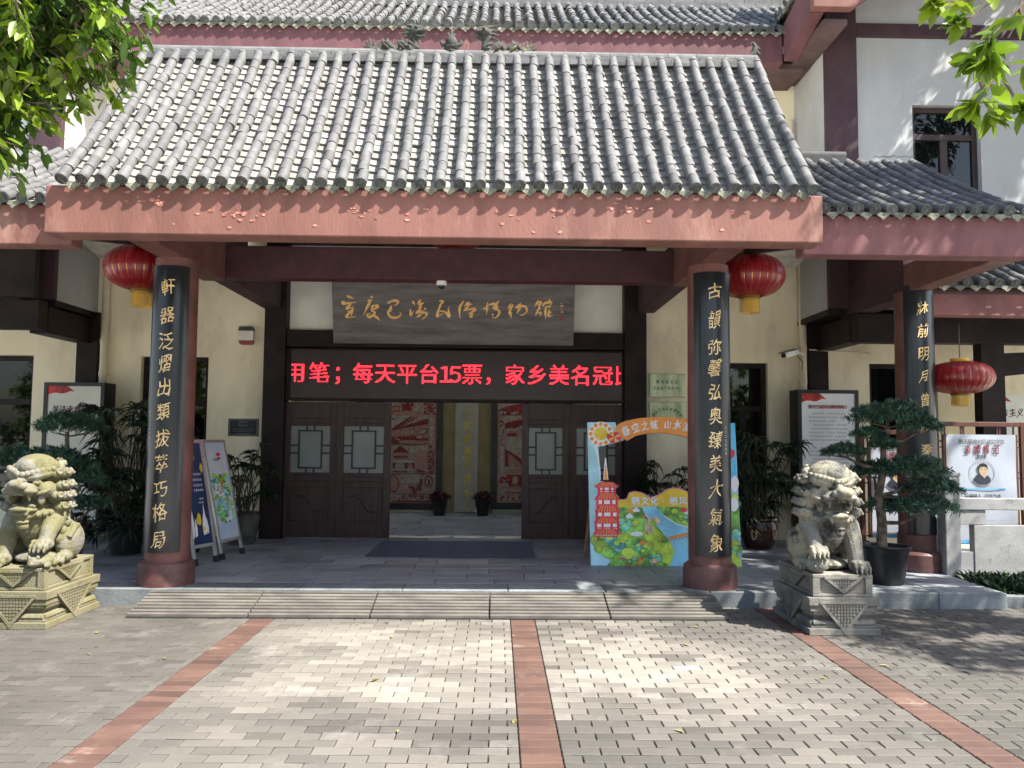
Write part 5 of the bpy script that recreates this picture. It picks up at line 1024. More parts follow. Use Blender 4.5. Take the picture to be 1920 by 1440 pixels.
def pedestal(name, label, cx_, yf, m_):
    t = thing(name, label, 'pedestal', (cx_, yf + .45, 0), 'carved stone lion pedestals'); W1, D1, W0, D0 = .285, .86, .25, .80; yb_ = yf + .02
    def tier(w_, ya, d, z0, z1, prof):
        mb = MB()
        for a, b_, ins in prof: mb.box(cx_ - w_ + ins, cx_ + w_ - ins, ya + ins, ya + d - ins, z0 + (z1 - z0) * a, z0 + (z1 - z0) * b_ - .001)
        return mb
    lo = tier(W1, yf, D1, 0, .305, ((0, .18, -.01), (.18, .24, .012), (.62, .78, .004), (.78, 1, -.008), (.24, .62, .045)))
    for z, r_ in ((.092, .028), (.175, .024)):   # rounded mouldings with lotus bulges
        for (xa, ya, xb_, yb2) in ((cx_ - W1 + .03, yf + .035, cx_ + W1 - .03, yf + .035), (cx_ + W1 - .035, yf + .03, cx_ + W1 - .035, yf + D1 - .03), (cx_ - W1 + .035, yf + .03, cx_ - W1 + .035, yf + D1 - .03)):
            n = 40; L_ = math.hypot(xb_ - xa, yb2 - ya); lo.tube([(xa + (xb_ - xa) * k / n, ya + (yb2 - ya) * k / n, z) for k in range(n + 1)], [r_ * (1 + .10 * abs(math.sin(k * math.pi * L_ / .055 / n))) for k in range(n + 1)], 8)
    lw_ = lo.build('lower_tier', m_, t, smooth=35, bevel=.004)
    up = tier(W0, yf + .02, D0, .307, .49, ((0, .14, 0), (.14, .84, .016), (.84, 1, 0)))
    for sx in (-1, 1):
        up.box(cx_ + sx * (W0 - .03) - .03, cx_ + sx * (W0 - .03) + .03, yf + .0215, yf + .07, .333, .459)
        for yy2 in (yf + .05, yf + D0 - .01): up.box(cx_ + sx * (W0 - .012) - .0105, cx_ + sx * (W0 - .012) + .0105, yy2 - .028, yy2 + .028, .333, .459)
    uw = up.build('upper_tier', m_, t, bevel=.004)
    def drape(o, u, n, w_, z1, z0, cell):
        mb = MB(); f = plane(o, u, (0, 0, 1)); tri = [(-w_, z1), (0, z0), (w_, z1)]
        rim = .022
        for p, q, e_ in ((tri[0], tri[1], 0), (tri[1], tri[2], .0015)):
            dx, dz = q[0] - p[0], q[1] - p[1]; L_ = math.hypot(dx, dz); nx, nz = -dz / L_ * rim, dx / L_ * rim
            slab(mb, f, [p, q, (q[0] + nx, q[1] + nz), (p[0] + nx, p[1] + nz)], -.05 + e_, .014 + e_)
        slab(mb, f, tri, -.048, .003); z = z1 - cell * .7
        while z > z0 + rim * 1.5:
            hw = w_ * (z - z0) / (z1 - z0) - rim * 1.3; k = int(hw / cell)
            for i in range(-k, k + 1): slab(mb, f, rect(i * cell - cell * .32, z - cell * .32, i * cell + cell * .32, z + cell * .32), .003, .011)
            z -= cell
        slab(mb, f, rect(-w_, z1 - .006, w_, z1 + .012), -.04, .016)
        return mb
    d = drape((cx_, yf + .0, 0), (1, 0, 0), None, W1 * .72, .262, .012, .026)
    for M2 in (((cx_ + W1 - .0, yf + D1 / 2, 0), (0, 1, 0)), ((cx_ - W1 + .0, yf + D1 / 2, 0), (0, -1, 0))): e = drape(M2[0], M2[1], None, D1 * .34, .262, .012, .028); d.add(e.v, e.f)
    sub(d.build('lattice_drape', m_, t), lw_)
    d = drape((cx_, yf + .02, 0), (1, 0, 0), None, W0 * .62, .458, .335, .022)
    for M2 in (((cx_ + W0, yf + D0 / 2, 0), (0, 1, 0)), ((cx_ - W0, yf + D0 / 2, 0), (0, -1, 0))): e = drape(M2[0], M2[1], None, D0 * .26, .458, .335, .024); d.add(e.v, e.f)
    sub(d.build('lattice_drape', m_, t), uw)
    return t
def lion(label, cx_, cyy, z0, m_, yaw, cub, seed):
    t = thing('stone_lion', label, 'stone lion', (cx_, cyy, z0), 'pair of guardian lions'); mb = MB(); rg = random.Random(seed)
    T = Matrix.Translation((cx_, cyy, z0)); E_ = lambda c, r_, M=None: mb.ell(T @ Vector(c), r_, M, 18, 12)
    TB = lambda pts, r_, s_=10: mb.tube([T @ Vector(p) for p in pts], r_, s_)
    E_((0, .03, .34), (.185, .24, .28)); E_((0, -.11, .38), (.16, .14, .22)); E_((0, .19, .19), (.215, .19, .19)); E_((0, .05, .05), (.2, .30, .06))
    for s_ in (-1, 1):
        E_((s_ * .185, .10, .17), (.09, .19, .165)); E_((s_ * .225, -.07, .05), (.06, .115, .05))
        for k in range(4): E_((s_ * .225 - .045 + .03 * k, -.175, .032), (.018, .032, .03)); E_((s_ * .225 - .045 + .03 * k, -.14, .06), (.016, .03, .022))
        raised = (s_ == (1 if cub else -1)); dz = .125 if raised else 0; dy = -.015 if raised else 0
        TB([(s_ * .14, -.06, .47), (s_ * .165, -.14, .36), (s_ * .178, -.17, .27 + dz * .6), (s_ * .18, -.22 + dy, .16 + dz), (s_ * .178, -.255 + dy, .085 + dz)], [.095, .092, .082, .068, .06], 14)
        E_((s_ * .178, -.29 + dy, .058 + dz), (.077, .10, .056))
        for k in range(4):
            ox = s_ * .178 - .057 + .038 * k; yk = -.368 + dy + (.014 if k in (0, 3) else 0); E_((ox, yk + .03, .078 + dz), (.022, .036, .028)); E_((ox, yk, .045 + dz), (.021, .032, .032)); E_((ox, yk - .026, .018 + dz), (.010, .016, .02))
        for k in range(3): E_((s_ * (.175 + .012 * k), -.06 + .03 * k, .20 + .07 * k), (.04, .05, .045))   # curls behind the elbow
        TB([(s_ * .22, .16, .3), (s_ * .25, .05, .30), (s_ * .245, -.03, .22), (s_ * .22, .02, .16)], [.02, .03, .028, .015], 8)
    if cub:
        E_((.178, -.30, .05), (.085, .11, .055)); E_((.16, -.40, .05), (.05, .045, .045)); E_((.16, -.44, .04), (.025, .02, .018))
        for k in (-1, 1): E_((.16 + k * .035, -.405, .09), (.016, .012, .02)); E_((.178 + k * .075, -.36, .022), (.02, .05, .022)); E_((.178 + k * .07, -.25, .03), (.025, .05, .03))
    else:
        E_((-.178, -.305, .078), (.086, .086, .078))
        for k in range(26): a, b_ = rg.uniform(0, 6.28), rg.uniform(-.7, .9); E_((-.178 + .084 * math.cos(a) * math.cos(b_), -.305 + .084 * math.sin(a) * math.cos(b_), .078 + .076 * math.sin(b_)), .014)
    for k in range(5): E_((rg.uniform(-.03, .03), .37 - .01 * k, .12 + .075 * k), (.07 - .008 * k, .05, .06))   # flame tail
    TB([(.0, .36, .4), (.04, .40, .48), (.0, .40, .54), (-.04, .37, .50)], [.04, .035, .028, .015], 8)
    # collar, bell and tassel
    n = 36; TB([(.205 * math.cos(6.283 * k / n), -.06 + .195 * math.sin(6.283 * k / n), .475 + .055 * math.sin(6.283 * k / n)) for k in range(n + 1)], [.036] * (n + 1), 8)
    for k in range(15): a = math.pi + math.pi * (k + .5) / 15; E_((.242 * math.cos(a), -.06 + .232 * math.sin(a), .475 + .055 * math.sin(a)), (.014, .014, .02))
    E_((0, -.295, .425), (.066, .055, .06)); E_((0, -.315, .37), (.056, .045, .02)); E_((0, -.305, .335), (.048, .042, .042))
    for s_ in (-1, 1): E_((s_ * .055, -.30, .47), (.032, .03, .026)); E_((s_ * .030, -.342, .44), (.022, .018, .018)); TB([(s_ * .02, -.31, .475), (s_ * .06, -.32, .51), (s_ * .10, -.30, .50)], [.02, .017, .008], 8)
    # head, turned on the neck
    E_((0, -.01, .58), (.185, .18, .15))
    HM = T @ Matrix.Translation((0, -.10, .70)) @ Matrix.Rotation(R(yaw), 4, 'Z') @ Matrix.Scale(1.13, 4); H3 = HM.to_3x3()
    def h(c, r_, M=None):
        r_ = r_ if hasattr(r_, '__len__') else (r_, r_, r_); mb.ell(HM @ Vector(c), r_, (H3 @ M) if M else H3, 18, 12)
    HT = lambda pts, r_, s_=8: mb.tube([HM @ Vector(p) for p in pts], [q * 1.13 for q in r_], s_)
    h((0, .03, .0), (.17, .135, .15)); h((0, -.03, .095), (.155, .145, .115)); h((0, -.135, .11), (.07, .05, .062))
    for s_ in (-1, 1):
        h((s_ * .118, -.085, -.055), (.066, .085, .065)); h((s_ * .15, -.02, -.10), (.055, .07, .07))
        HT([(s_ * .165, -.07, .075), (s_ * .13, -.125, .062), (s_ * .075, -.165, .042), (s_ * .02, -.185, .035)], [.024, .036, .040, .028])
        for k in range(7): q = k / 6; h((s_ * (.165 - .150 * q), -.098 - .128 * q ** .8, .100 - .042 * q), (.0235, .0235, .023))
        h((s_ * .082, -.150, -.004), (.036, .034, .026)); h((s_ * .082, -.182, -.004), (.016, .012, .014))
        h((s_ * .075, -.225, -.062), (.055, .055, .028)); h((s_ * .046, -.275, -.028), (.034, .03, .028))
        h((s_ * .108, -.13, -.125), (.022, .04, .05)); HT([(s_ * .078, -.235, -.08), (s_ * .08, -.238, -.115), (s_ * .08, -.235, -.14)], [.016, .012, .003])
        h((s_ * .175, -.01, .085), (.028, .04, .05)); h((s_ * .19, -.03, .075), (.02, .03, .035)); HT([(s_ * .10, -.20, -.085), (s_ * .14, -.17, -.075), (s_ * .17, -.13, -.055)], [.012, .016, .01])
        for k in range(4): h((s_ * (.012 + .024 * k), -.247 + .004 * k * k, -.086), (.011, .010, .013))
    h((0, -.19, -.042), (.098, .105, .042)); h((0, -.280, -.012), (.056, .046, .038)); h((0, -.20, .015), (.035, .06, .03))
    h((0, -.155, -.205), (.092, .105, .028)); h((0, -.19, -.182), (.042, .06, .016)); h((0, -.235, -.197), (.07, .028, .022)); h((0, -.19, -.23), (.055, .05, .035))
    for k in range(5): HT([(-.06 + .03 * k, -.215, -.20), (-.055 + .0275 * k, -.225, -.235), (-.045 + .022 * k, -.215, -.26)], [.017, .014, .004])
    # mane: rows of spiral curls round the sides and back, small ones on the crown
    for row, (zz, rr, n) in enumerate(((.06, .185, 11), (-.03, .20, 13), (-.11, .205, 12), (-.19, .20, 12))):
        for k in range(n):
            a = R(-22 + (224) * (k + .5 * (row % 2)) / (n - .5)); d = Vector((math.cos(a), math.sin(a), .25 * (1 - row * .25))).normalized(); c = Vector((rr * math.cos(a), rr * math.sin(a) + .005, zz)); r_ = .042 + .004 * (row > 2)
            h(c, (r_, r_, r_ * .85)); Q_ = d.to_track_quat('Z', 'Y').to_matrix()
            HT([c + Q_ @ Vector((r_ * (.80 - .11 * j) * math.cos(j * .9), r_ * (.80 - .11 * j) * math.sin(j * .9), r_ * (.62 + .10 * j))) for j in range(8)], [.0125] * 7 + [.010], 6)
    for k in range(7):
        a = R(0 + 180 * k / 6); c = Vector((.145 * math.cos(a), .02 + .13 * math.sin(a), .13)); h(c, (.036, .036, .026)); HT([c + Vector((.026 * (1 - .11 * j) * math.cos(j * .9), .026 * (1 - .11 * j) * math.sin(j * .9), .016 + .004 * j)) for j in range(7)], [.010] * 7, 6)
    o = mb.build('body', m_, t)
    md = o.modifiers.new('join', 'REMESH'); md.mode = 'VOXEL'; md.voxel_size = .0048; md.use_smooth_shade = True
    md = o.modifiers.new('soften', 'SMOOTH'); md.factor = .4; md.iterations = 1
    return t
pedestal('lion_pedestal', 'yellow mossy carved stone pedestal under the left lion', -3.965, 6.71, pedL_m)
pedestal('lion_pedestal', 'grey blackened carved stone pedestal under the right lion', 2.868, 6.63, pedR_m)
lion('yellowish stone guardian lion with paw on a cub, left of the entrance', -3.965, 7.12, .488, lionL_m, -2, True, 1)
lion('blackened stone guardian lion with paw on a ball, right of the entrance', 2.868, 7.04, .488, lionR_m, 0, False, 2)

# ---------------------------------------------------------------- vegetation
def leaves(name, base, d, size, wr, material, parent, seed=0, droop=.15, tint=None, lod=1):
    """one mesh of many leaves; base (n,3), d (n,3), size (n)"""
    rg = np.random.default_rng(seed); n = len(base); d = d / np.linalg.norm(d, axis=1, keepdims=True)
    r_ = rg.normal(size=(n, 3)) * .55 + np.array([0, 0, 1.0]); s_ = np.cross(d, r_); s_ /= np.linalg.norm(s_, axis=1, keepdims=True) + 1e-9; u = np.cross(s_, d)
    S1 = size[:, None]; z = np.array([0, 0, -1.0])
    def P_(a, w_, up_, dr): return base + d * S1 * a + s_ * S1 * wr * w_ + u * S1 * up_ + z * S1 * droop * dr
    if lod == 1:
        V = np.stack([P_(0, 0, 0, 0), P_(.32, -.5, .05, .1), P_(.34, 0, -.02, .1), P_(.32, .5, .05, .1), P_(.68, -.42, .04, .45), P_(.7, 0, -.02, .45), P_(.68, .42, .04, .45), P_(1, 0, 0, 1)], 1)
        fa = [(0, 1, 2, 2), (0, 2, 3, 3), (1, 4, 5, 2), (2, 5, 6, 3), (4, 7, 5, 5), (5, 7, 6, 6)]
    else:
        V = np.stack([P_(0, 0, 0, 0), P_(.5, -.5, .05, .3), P_(.5, .5, .05, .3), P_(1, 0, 0, 1)], 1); fa = [(0, 1, 3, 2)]
    k = V.shape[1]; V = V.reshape(-1, 3); faces = []
    offs = np.arange(n) * k
    fl = []; tn = []
    tt = rg.random(n) if tint is None else tint
    loops = []; starts = []; tot = 0
    for f in fa:
        q = f[:3] if f[2] == f[3] else f
        loops.append((offs[:, None] + np.array(q)[None, :])); 
    me = bpy.data.meshes.new(name); me.vertices.add(len(V)); me.vertices.foreach_set('co', V.ravel())
    ls = [l.shape[1] for l in loops]; nl = sum(l.size for l in loops); me.loops.add(nl); me.polygons.add(n * len(fa))
    allv = np.concatenate([l.ravel() for l in loops]); me.loops.foreach_set('vertex_index', allv)
    st = []; c = 0
    for l in loops:
        st.append(c + np.arange(n) * l.shape[1]); c += l.size
    me.polygons.foreach_set('loop_start', np.concatenate(st)); me.update(calc_edges=True)
    a = me.attributes.new('tint', 'FLOAT', 'FACE'); a.data.foreach_set('value', np.tile(tt, len(fa)).astype(np.float32))
    me.polygons.foreach_set('use_smooth', np.ones(n * len(fa), dtype=bool)); me.materials.append(material); me.validate()
    o = bpy.data.objects.new(name, me); COL.objects.link(o); o.parent = parent; o.matrix_parent_inverse = Matrix.Translation(-Vector(parent['_b'])); return o
bark = mat('tree_bark', (.16, .12, .085), .9, var=.3, scale=12, stretch=(1, 1, .3), bump=.01, bscale=30)
leaf_m = mat('broad_leaf', (0.092, 0.172, 0.0176), .35, c2=(0.048, 0.104, 0.0128), scale=2, tint=.6, trans=.45, spec=.5)
leaf_y = mat('young_leaf', (0.186, 0.2604, 0.01736), .35, c2=(0.1178, 0.1984, 0.01488), scale=4, tint=.45, trans=.5, spec=.5)
leaf_d = mat('dark_leaf', (.04, .085, .014), .4, c2=(.028, .065, .011), scale=1, tint=.5, trans=.3)
needle_m = mat('podocarpus_leaf', (0.05625, 0.125, 0.0725), .4, c2=(0.035, 0.085, 0.05), scale=4, tint=.55, spec=.5)
palm_m = mat('palm_leaf', (.022, .045, .022), .4, c2=(.015, .032, .016), scale=3, tint=.5, spec=.4)
def crown(name, t, blobs_, n_twig, per, size, material, seed, twig=.45, lod=1, wr=.42, shell=.45):
    rg = np.random.default_rng(seed); B_, D_, sz, tn = [], [], [], []; tw = MB()
    vol = np.array([b_[3] * b_[4] * b_[5] for b_ in blobs_]); pick = rg.choice(len(blobs_), n_twig, p=vol / vol.sum())
    for i in pick:
        c = np.array(blobs_[i][:3]); r_ = np.array(blobs_[i][3:]); q = rg.normal(size=3); q /= np.linalg.norm(q); q *= rg.uniform(shell, 1.0) ** .6; p = c + q * r_
        out = q / (np.linalg.norm(q) + .01) + rg.normal(size=3) * .5 + np.array([0, 0, -.25]); out /= np.linalg.norm(out); L_ = twig * rg.uniform(.6, 1.2); p0 = p - out * L_ * .5
        tone = rg.normal(.5, .2); m_ = per
        tt = rg.random(m_); pos = p0 + out * (tt * L_)[:, None] + rg.normal(size=(m_, 3)) * .035; side = rg.normal(size=(m_, 3)); dd = out * .55 + side * .6 + np.array([0, 0, -.25])
        B_.append(pos); D_.append(dd); sz.append(size * rg.uniform(.65, 1.2, m_)); tn.append(np.clip(tone + rg.normal(0, .22, m_), -.2, 1.3))
        tw.tube([p0, p0 + out * L_ * .5 + np.array([0, 0, -.02]), p0 + out * L_], [.008, .006, .003], 4, cap=False)
    o = leaves(name, np.concatenate(B_), np.concatenate(D_), np.concatenate(sz), wr, material, t, seed, tint=np.concatenate(tn), lod=lod); tw.build('twigs', bark, t); return o
def trunk(t, pts, rad, limbs):
    mb = MB(); mb.tube(pts, rad, 12)
    for a, b_, r_ in limbs:
        a, b_ = Vector(a), Vector(b_); m1 = a.lerp(b_, .4) + Vector((0, 0, .12)); mb.tube([a, m1, b_], [r_, r_ * .7, r_ * .3], 8)
    mb.build('trunk', bark, t, smooth=60)
# left tree, its crown hanging into the picture
t = thing('leafy_tree', 'broad leaved green tree filling the upper left corner, in front of the left canopy', 'tree', (-5.2, 4.6, 0))
trunk(t, [(-5.2, 4.6, 0), (-5.1, 4.6, 1.6), (-4.6, 4.55, 3.2), (-4.2, 4.5, 4.6)], [.19, .15, .12, .07], [((-4.75, 4.55, 2.7), (-3.1, 4.4, 3.9), .06), ((-4.4, 4.5, 3.8), (-2.9, 4.6, 4.6), .05), ((-4.5, 4.5, 3.5), (-3.6, 4.0, 3.6), .04)])
crown('crown', t, [(-3.36, 4.5, 4.42, 1.22, .75, 1.25), (-2.62, 4.4, 4.08, .62, .45, .58), (-3.35, 4.3, 3.45, .70, .45, .55), (-2.95, 4.35, 3.30, .45, .35, .42), (-3.3, 4.2, 3.55, .55, .4, .6)], 460, 40, .092, leaf_m, 3, shell=.25)
crown('young_leaves', t, [(-2.70, 4.3, 3.95, .60, .45, .62), (-3.1, 4.2, 3.45, .55, .4, .42)], 44, 24, .10, leaf_y, 4, shell=.5)
# near branch upper right
t = thing('near_tree', 'tree with large bright green leaves hanging in the upper right corner', 'tree', (4.2, 2.4, 0))
trunk(t, [(4.2, 2.4, 0), (4.15, 2.4, 1.8), (3.9, 2.5, 3.4)], [.12, .10, .06], [((4.1, 2.4, 2.6), tuple(Vector((A(1930, -40, 2.4)[0], 2.4, A(1930, -40, 2.4)[1]))), .03)])
B_, D_, tw = [], [], MB(); rg = np.random.default_rng(9)
br = [[(1930, -40), (1890, 20), (1840, 75), (1825, 95), (1835, 125)], [(1930, -40), (1860, -10), (1790, 10), (1725, 12)], [(1860, -10), (1800, 40), (1770, 45)], [(1840, 75), (1850, 140), (1815, 195), (1795, 205)], [(1850, 140), (1880, 190), (1900, 215)], [(1890, 20), (1905, 90), (1925, 150)], [(1850, 140), (1820, 120), (1800, 125)], [(1815, 150), (1825, 200), (1840, 225)]]
for j, path in enumerate(br):
    pp = [np.array((A(x + 22, y - 8, 2.4 + .10 * ((j * 7) % 5 - 2))[0], 2.4 + .10 * ((j * 7) % 5 - 2), A(x + 22, y - 8, 2.4 + .10 * ((j * 7) % 5 - 2))[1])) for x, y in path]
    tw.tube(pp, [.007 - .0045 * k / (len(pp) - 1) for k in range(len(pp))], 5, cap=False)
    for k, (a, b_) in enumerate(zip(pp, pp[1:])):
        last = k == len(pp) - 2; ax = (b_ - a) / np.linalg.norm(b_ - a); n = 18 if last else 8
        if k == 0: continue
        for i in range(n):
            p = a + (b_ - a) * rg.uniform(.35 if last else .1, 1); B_.append(p); D_.append(ax * rg.uniform(.3, 1) + rg.normal(size=3) * .7 + np.array([0, -.1, -.35]))
n = len(B_); leaves('leaf_sprays', np.array(B_), np.array(D_), rg.uniform(.055, .092, n), .50, leaf_y, t, 5, droop=.12); tw.build('twigs', bark, t)
# trees right of the picture that throw the dappled shade
def shade_tree(label, base, blobs_, n, seed):
    t = thing('shade_tree', label, 'tree', base, 'trees beside the forecourt'); c = blobs_[0]
    trunk(t, [base, (base[0] - .05, base[1], c[2] * .4), (base[0] * .4 + c[0] * .6, base[1] * .4 + c[1] * .6, c[2] * .8), c[:3]], [.2, .17, .12, .06], [((base[0] - .05, base[1], c[2] * .5), (b_[0], b_[1], b_[2]), .06) for b_ in blobs_])
    crown('crown', t, blobs_, n, 30, .13, leaf_d, seed, twig=.6, lod=0)
shade_tree('tree outside the right edge shading the paving by the right lion', (8.4, 4.7, 0), [(7.85, 4.65, 5.7, 1.75, 1.25, .9), (8.9, 5.5, 5.6, 1.3, 1.3, .9)], 300, 11)
shade_tree('taller tree outside the right edge shading the right canopy roof', (7.6, 6.9, 0), [(6.5, 6.1, 8.0, 1.5, 1.4, 1.0), (7.8, 6.6, 7.8, 1.4, 1.4, 1.0)], 470, 12)
shade_tree('tall tree beside the right wing shading its white wall', (8.9, 9.2, 0), [(7.6, 9.2, 9.1, 1.7, 1.1, 1.3), (9.2, 9.0, 8.6, 1.6, 1.2, 1.3), (6.6, 9.3, 9.6, 1.0, 1.0, .9)], 700, 13)
first = None
for i, (x, y, hgt) in enumerate(((-25, -11, 6.2), (-19, -13, 5.6), (-13, -14, 6.2), (-7, -13.5, 5.6), (-1, -14.5, 6.0), (5, -13.5, 5.4), (11, -14, 6.2), (17, -12.5, 5.8), (23, -11, 6.2))):
    if first is None:
        t = thing('park_tree', 'leafy park tree across the forecourt, mirrored in the window panes', 'tree', (x, y, 0), 'park trees opposite the museum'); first = t
        trunk(t, [(x, y, 0), (x, y, 1.5), (x + .1, y, hgt * .7)], [.18, .15, .08], [])
        crown('crown', t, [(x, y, hgt * .56, 2.9, 2.0, 2.7), (x + 1.2, y + .5, hgt * .26, 2.4, 1.4, 1.6), (x - 1.4, y + .4, hgt * .26, 2.2, 1.3, 1.5)], 420, 28, .26, leaf_y, 20, twig=.8, lod=0, wr=.5)
    else:
        c = copy_tree(first, (x, y, 0)); c.rotation_euler.z = i * 1.7; c.scale = (1.5, 1.3, 2.3) if x > 12 else (1, 1, hgt / 6.2)
# potted podocarpus bonsai
def bonsai(label, px, Yp, pads, path, potr, seed, tz=1.):
    x, z = AX(px, Yp), PT; t = thing('potted_bonsai', label, 'potted tree', (x, Yp, PT), 'potted cloud pruned pines'); mb = MB()
    mb.lathe((x, Yp, PT), [(0, 0), (potr * .72, 0), (potr * .78, .05), (potr * .96, .30), (potr, .34), (potr * 1.06, .36), (potr * 1.06, .385), (potr * .95, .385), (potr * .93, .35), (0, .35)], 36); mb.build('pot', mat('black_pot', (.014, .014, .015), .3), t, smooth=40)
    mb = MB(); pts = [Vector((AX(q[0], Yp) , Yp + q[2], AZ(q[0], q[1], Yp))) for q in path]; mb.tube(pts, [.055 - .035 * k / (len(pts) - 1) for k in range(len(pts))], 10)
    rg = np.random.default_rng(seed); B_, D_, sz, tn = [], [], [], []
    for (cx_, cy_, hw, hh, dy) in pads:
        c = np.array((AX(cx_, Yp), Yp + dy, AZ(cx_, cy_, Yp))); k = Yp / 1497; a, h_ = hw * k, hh * k
        near = min(pts, key=lambda p: abs(p.z - (c[2] - h_ * .8))); mb.tube([near, near.lerp(Vector(c), .5) - Vector((0, 0, h_ * .5)), Vector(c) - Vector((0, 0, h_ * .4))], [.022, .018, .010], 7)
        for s_ in range(4): e = c + np.array([rg.uniform(-.8, .8) * a, rg.uniform(-.6, .6) * a, -h_ * .3]); mb.tube([Vector(c) - Vector((0, 0, h_ * .5)), e], [.009, .004], 5)
        nt_ = int(80 + a * h_ * 3000)
        for i in range(nt_):
            q = rg.normal(size=3); q /= np.linalg.norm(q); q[2] = abs(q[2]) * 1.0 - .25; lump = 1 + .16 * math.sin(5 * q[0] + 3 * cx_) * math.cos(4 * q[1] + cy_); p = c + q * np.array([a, a * .75, h_]) * rg.uniform(.6, 1.0) * lump
            up_ = q * .6 + np.array([0, 0, .7]) + rg.normal(size=3) * .25; up_ /= np.linalg.norm(up_); tone = rg.normal(.45, .25) + (.9 if rg.random() < .03 else 0); m_ = 13
            d = up_ * rg.uniform(.15, 1.0, (m_, 1)) + rg.normal(size=(m_, 3)) * .75; B_.append(np.repeat(p[None], m_, 0)); D_.append(d); sz.append(rg.uniform(.04, .068, m_)); tn.append(np.full(m_, tone))
    leaves('foliage', np.concatenate(B_), np.concatenate(D_), np.concatenate(sz), .17, needle_m, t, seed, droop=.05, tint=np.concatenate(tn), lod=0); mb.build('trunk', mat('bonsai_bark', (.15, .11, .075), .9, var=.3, scale=14, bump=.006, bscale=40), t, smooth=60)
bonsai('cloud pruned potted pine in black pot right of the right lion', 1655, 8.18, [(1668, 782, 74, 40, 0), (1715, 800, 40, 24, -.1), (1590, 848, 42, 20, .1), (1700, 880, 66, 34, -.1), (1735, 915, 60, 24, -.05), (1650, 885, 40, 26, .15), (1715, 950, 66, 28, -.12), (1665, 950, 36, 20, .1), (1625, 815, 30, 14, -.05), (1650, 835, 26, 14, -.1)], [(1648, 1035, 0), (1650, 980, 0), (1646, 930, .02), (1655, 880, 0), (1655, 830, 0), (1665, 790, 0)], .225, 31)
bonsai('cloud pruned potted pine behind the left lion', 125, 8.5, [(128, 800, 62, 36, 0), (118, 872, 72, 42, -.1), (30, 868, 62, 40, .1), (165, 900, 50, 36, -.1), (185, 945, 34, 20, -.1), (95, 930, 50, 30, 0), (20, 930, 40, 30, 0)], [(140, 1030, 0), (140, 980, 0), (128, 930, 0), (130, 870, 0), (126, 810, 0)], .22, 32)
# palms
def palm(label, x, y, h0, h1, spread, nst, seed, pot, leaf=.30):
    t = thing('potted_palm', label, 'potted palm', (x, y, PT), 'potted fan palms'); rg = np.random.default_rng(seed); B_, D_, sz, tn, st = [], [], [], [], MB()
    pz = PT
    if pot == 'grey':
        m_ = MB(); r_ = .24; m_.lathe((x, y, PT), [(0, 0), (r_ * .62, 0), (r_ * .72, .04), (r_ * .98, .30), (r_, .36), (r_ * .9, .39), (r_ * .98, .415), (r_ * .9, .42), (r_ * .86, .38), (0, .38)], 32); m_.build('pot', mat('grey_glazed_pot', (.085, .08, .07), .25, var=.2), t, smooth=40); pz += .38
    elif pot == 'dragon':
        m_ = MB(); r_ = .245; pr = [(0, 0), (r_ * .66, 0), (r_ * .72, .02), (r_ * .90, .12), (r_, .24), (r_ * 1.0, .31), (r_ * .92, .36), (r_ * 1.08, .385), (r_ * 1.08, .41), (r_ * .9, .41), (r_ * .88, .36), (0, .36)]; m_.lathe((x, y, PT), pr, 36); po = m_.build('pot', mat('brown_glaze', (.045, .018, .012), .2, var=.2), t, smooth=40); pz += .36
        g = MB(); rr = .252
        for off, fl_ in ((-.55, 1), (.62, -1)):
            pts = [(off + fl_ * (.06 * math.cos(k * .9) + .03 * k - .15), .2 + .065 * math.sin(k * .9)) for k in range(11)]; g.tube([Vector((x + rr * math.sin(a), y - rr * math.cos(a), PT + z)) for a, z in pts], [.006 + .008 * math.sin(math.pi * k / 10) for k in range(11)], 6)
            for k in (2, 5, 8): a, z = pts[k]; g.tube([Vector((x + rr * math.sin(a + .12 * j), y - rr * math.cos(a + .12 * j), PT + z + .03 * j * (1 if k == 5 else -1))) for j in range(3)], [.008, .006, .002], 5)
        sub(g.build('dragon_relief', mat('tan_relief', (.38, .26, .13), .4), t), po)
    else:
        m_ = MB(); m_.lathe((x, y, PT), [(0, 0), (.17, 0), (.22, .3), (.235, .33), (.2, .34), (0, .3)], 28); m_.build('pot', mat('dark_pot', (.02, .02, .02), .4), t, smooth=40); pz += .3
    for i in range(nst):
        a = rg.uniform(0, 6.28); r_ = spread * rg.uniform(.15, 1.0) ** .7; hz = rg.uniform(h0, h1) - .12 * r_ / spread; top = np.array((x + r_ * math.cos(a), y + r_ * .6 * math.sin(a), PT + hz)); b0 = np.array((x + .08 * rg.normal(), y + .06 * rg.normal(), pz - .02)); mid = b0 * .55 + top * .45 + np.array([0, 0, .12])
        st.tube([b0, mid, top], [.010, .008, .004], 5, cap=False); out = np.array([math.cos(a) * .8, math.sin(a) * .6, .35]) + rg.normal(size=3) * .25; out /= np.linalg.norm(out); sd = np.cross(out, [0, 0, 1]); sd /= np.linalg.norm(sd); tone = rg.normal(.5, .2)
        m_ = 11
        for j in range(m_):
            q = R(-95 + 190 * j / (m_ - 1)); d = out * math.cos(q) + sd * math.sin(q) + np.array([0, 0, rg.uniform(.0, .55)]); B_.append(top); D_.append(d); sz.append(leaf * (.75 + .25 * math.cos(q)) * rg.uniform(.9, 1.1)); tn.append(tone)
    leaves('fronds', np.array(B_), np.array(D_), np.array(sz), .115, palm_m, t, seed, droop=.75, tint=np.array(tn), lod=1); st.build('stems', mat('palm_stem', (.05, .05, .025), .7), t)
x, y = AX(462, 10.9), 10.85; palm('potted palm in a glossy grey pot beside the pale A-frame stand', x, y, .7, 1.45, .34, 26, 41, 'grey', .26)
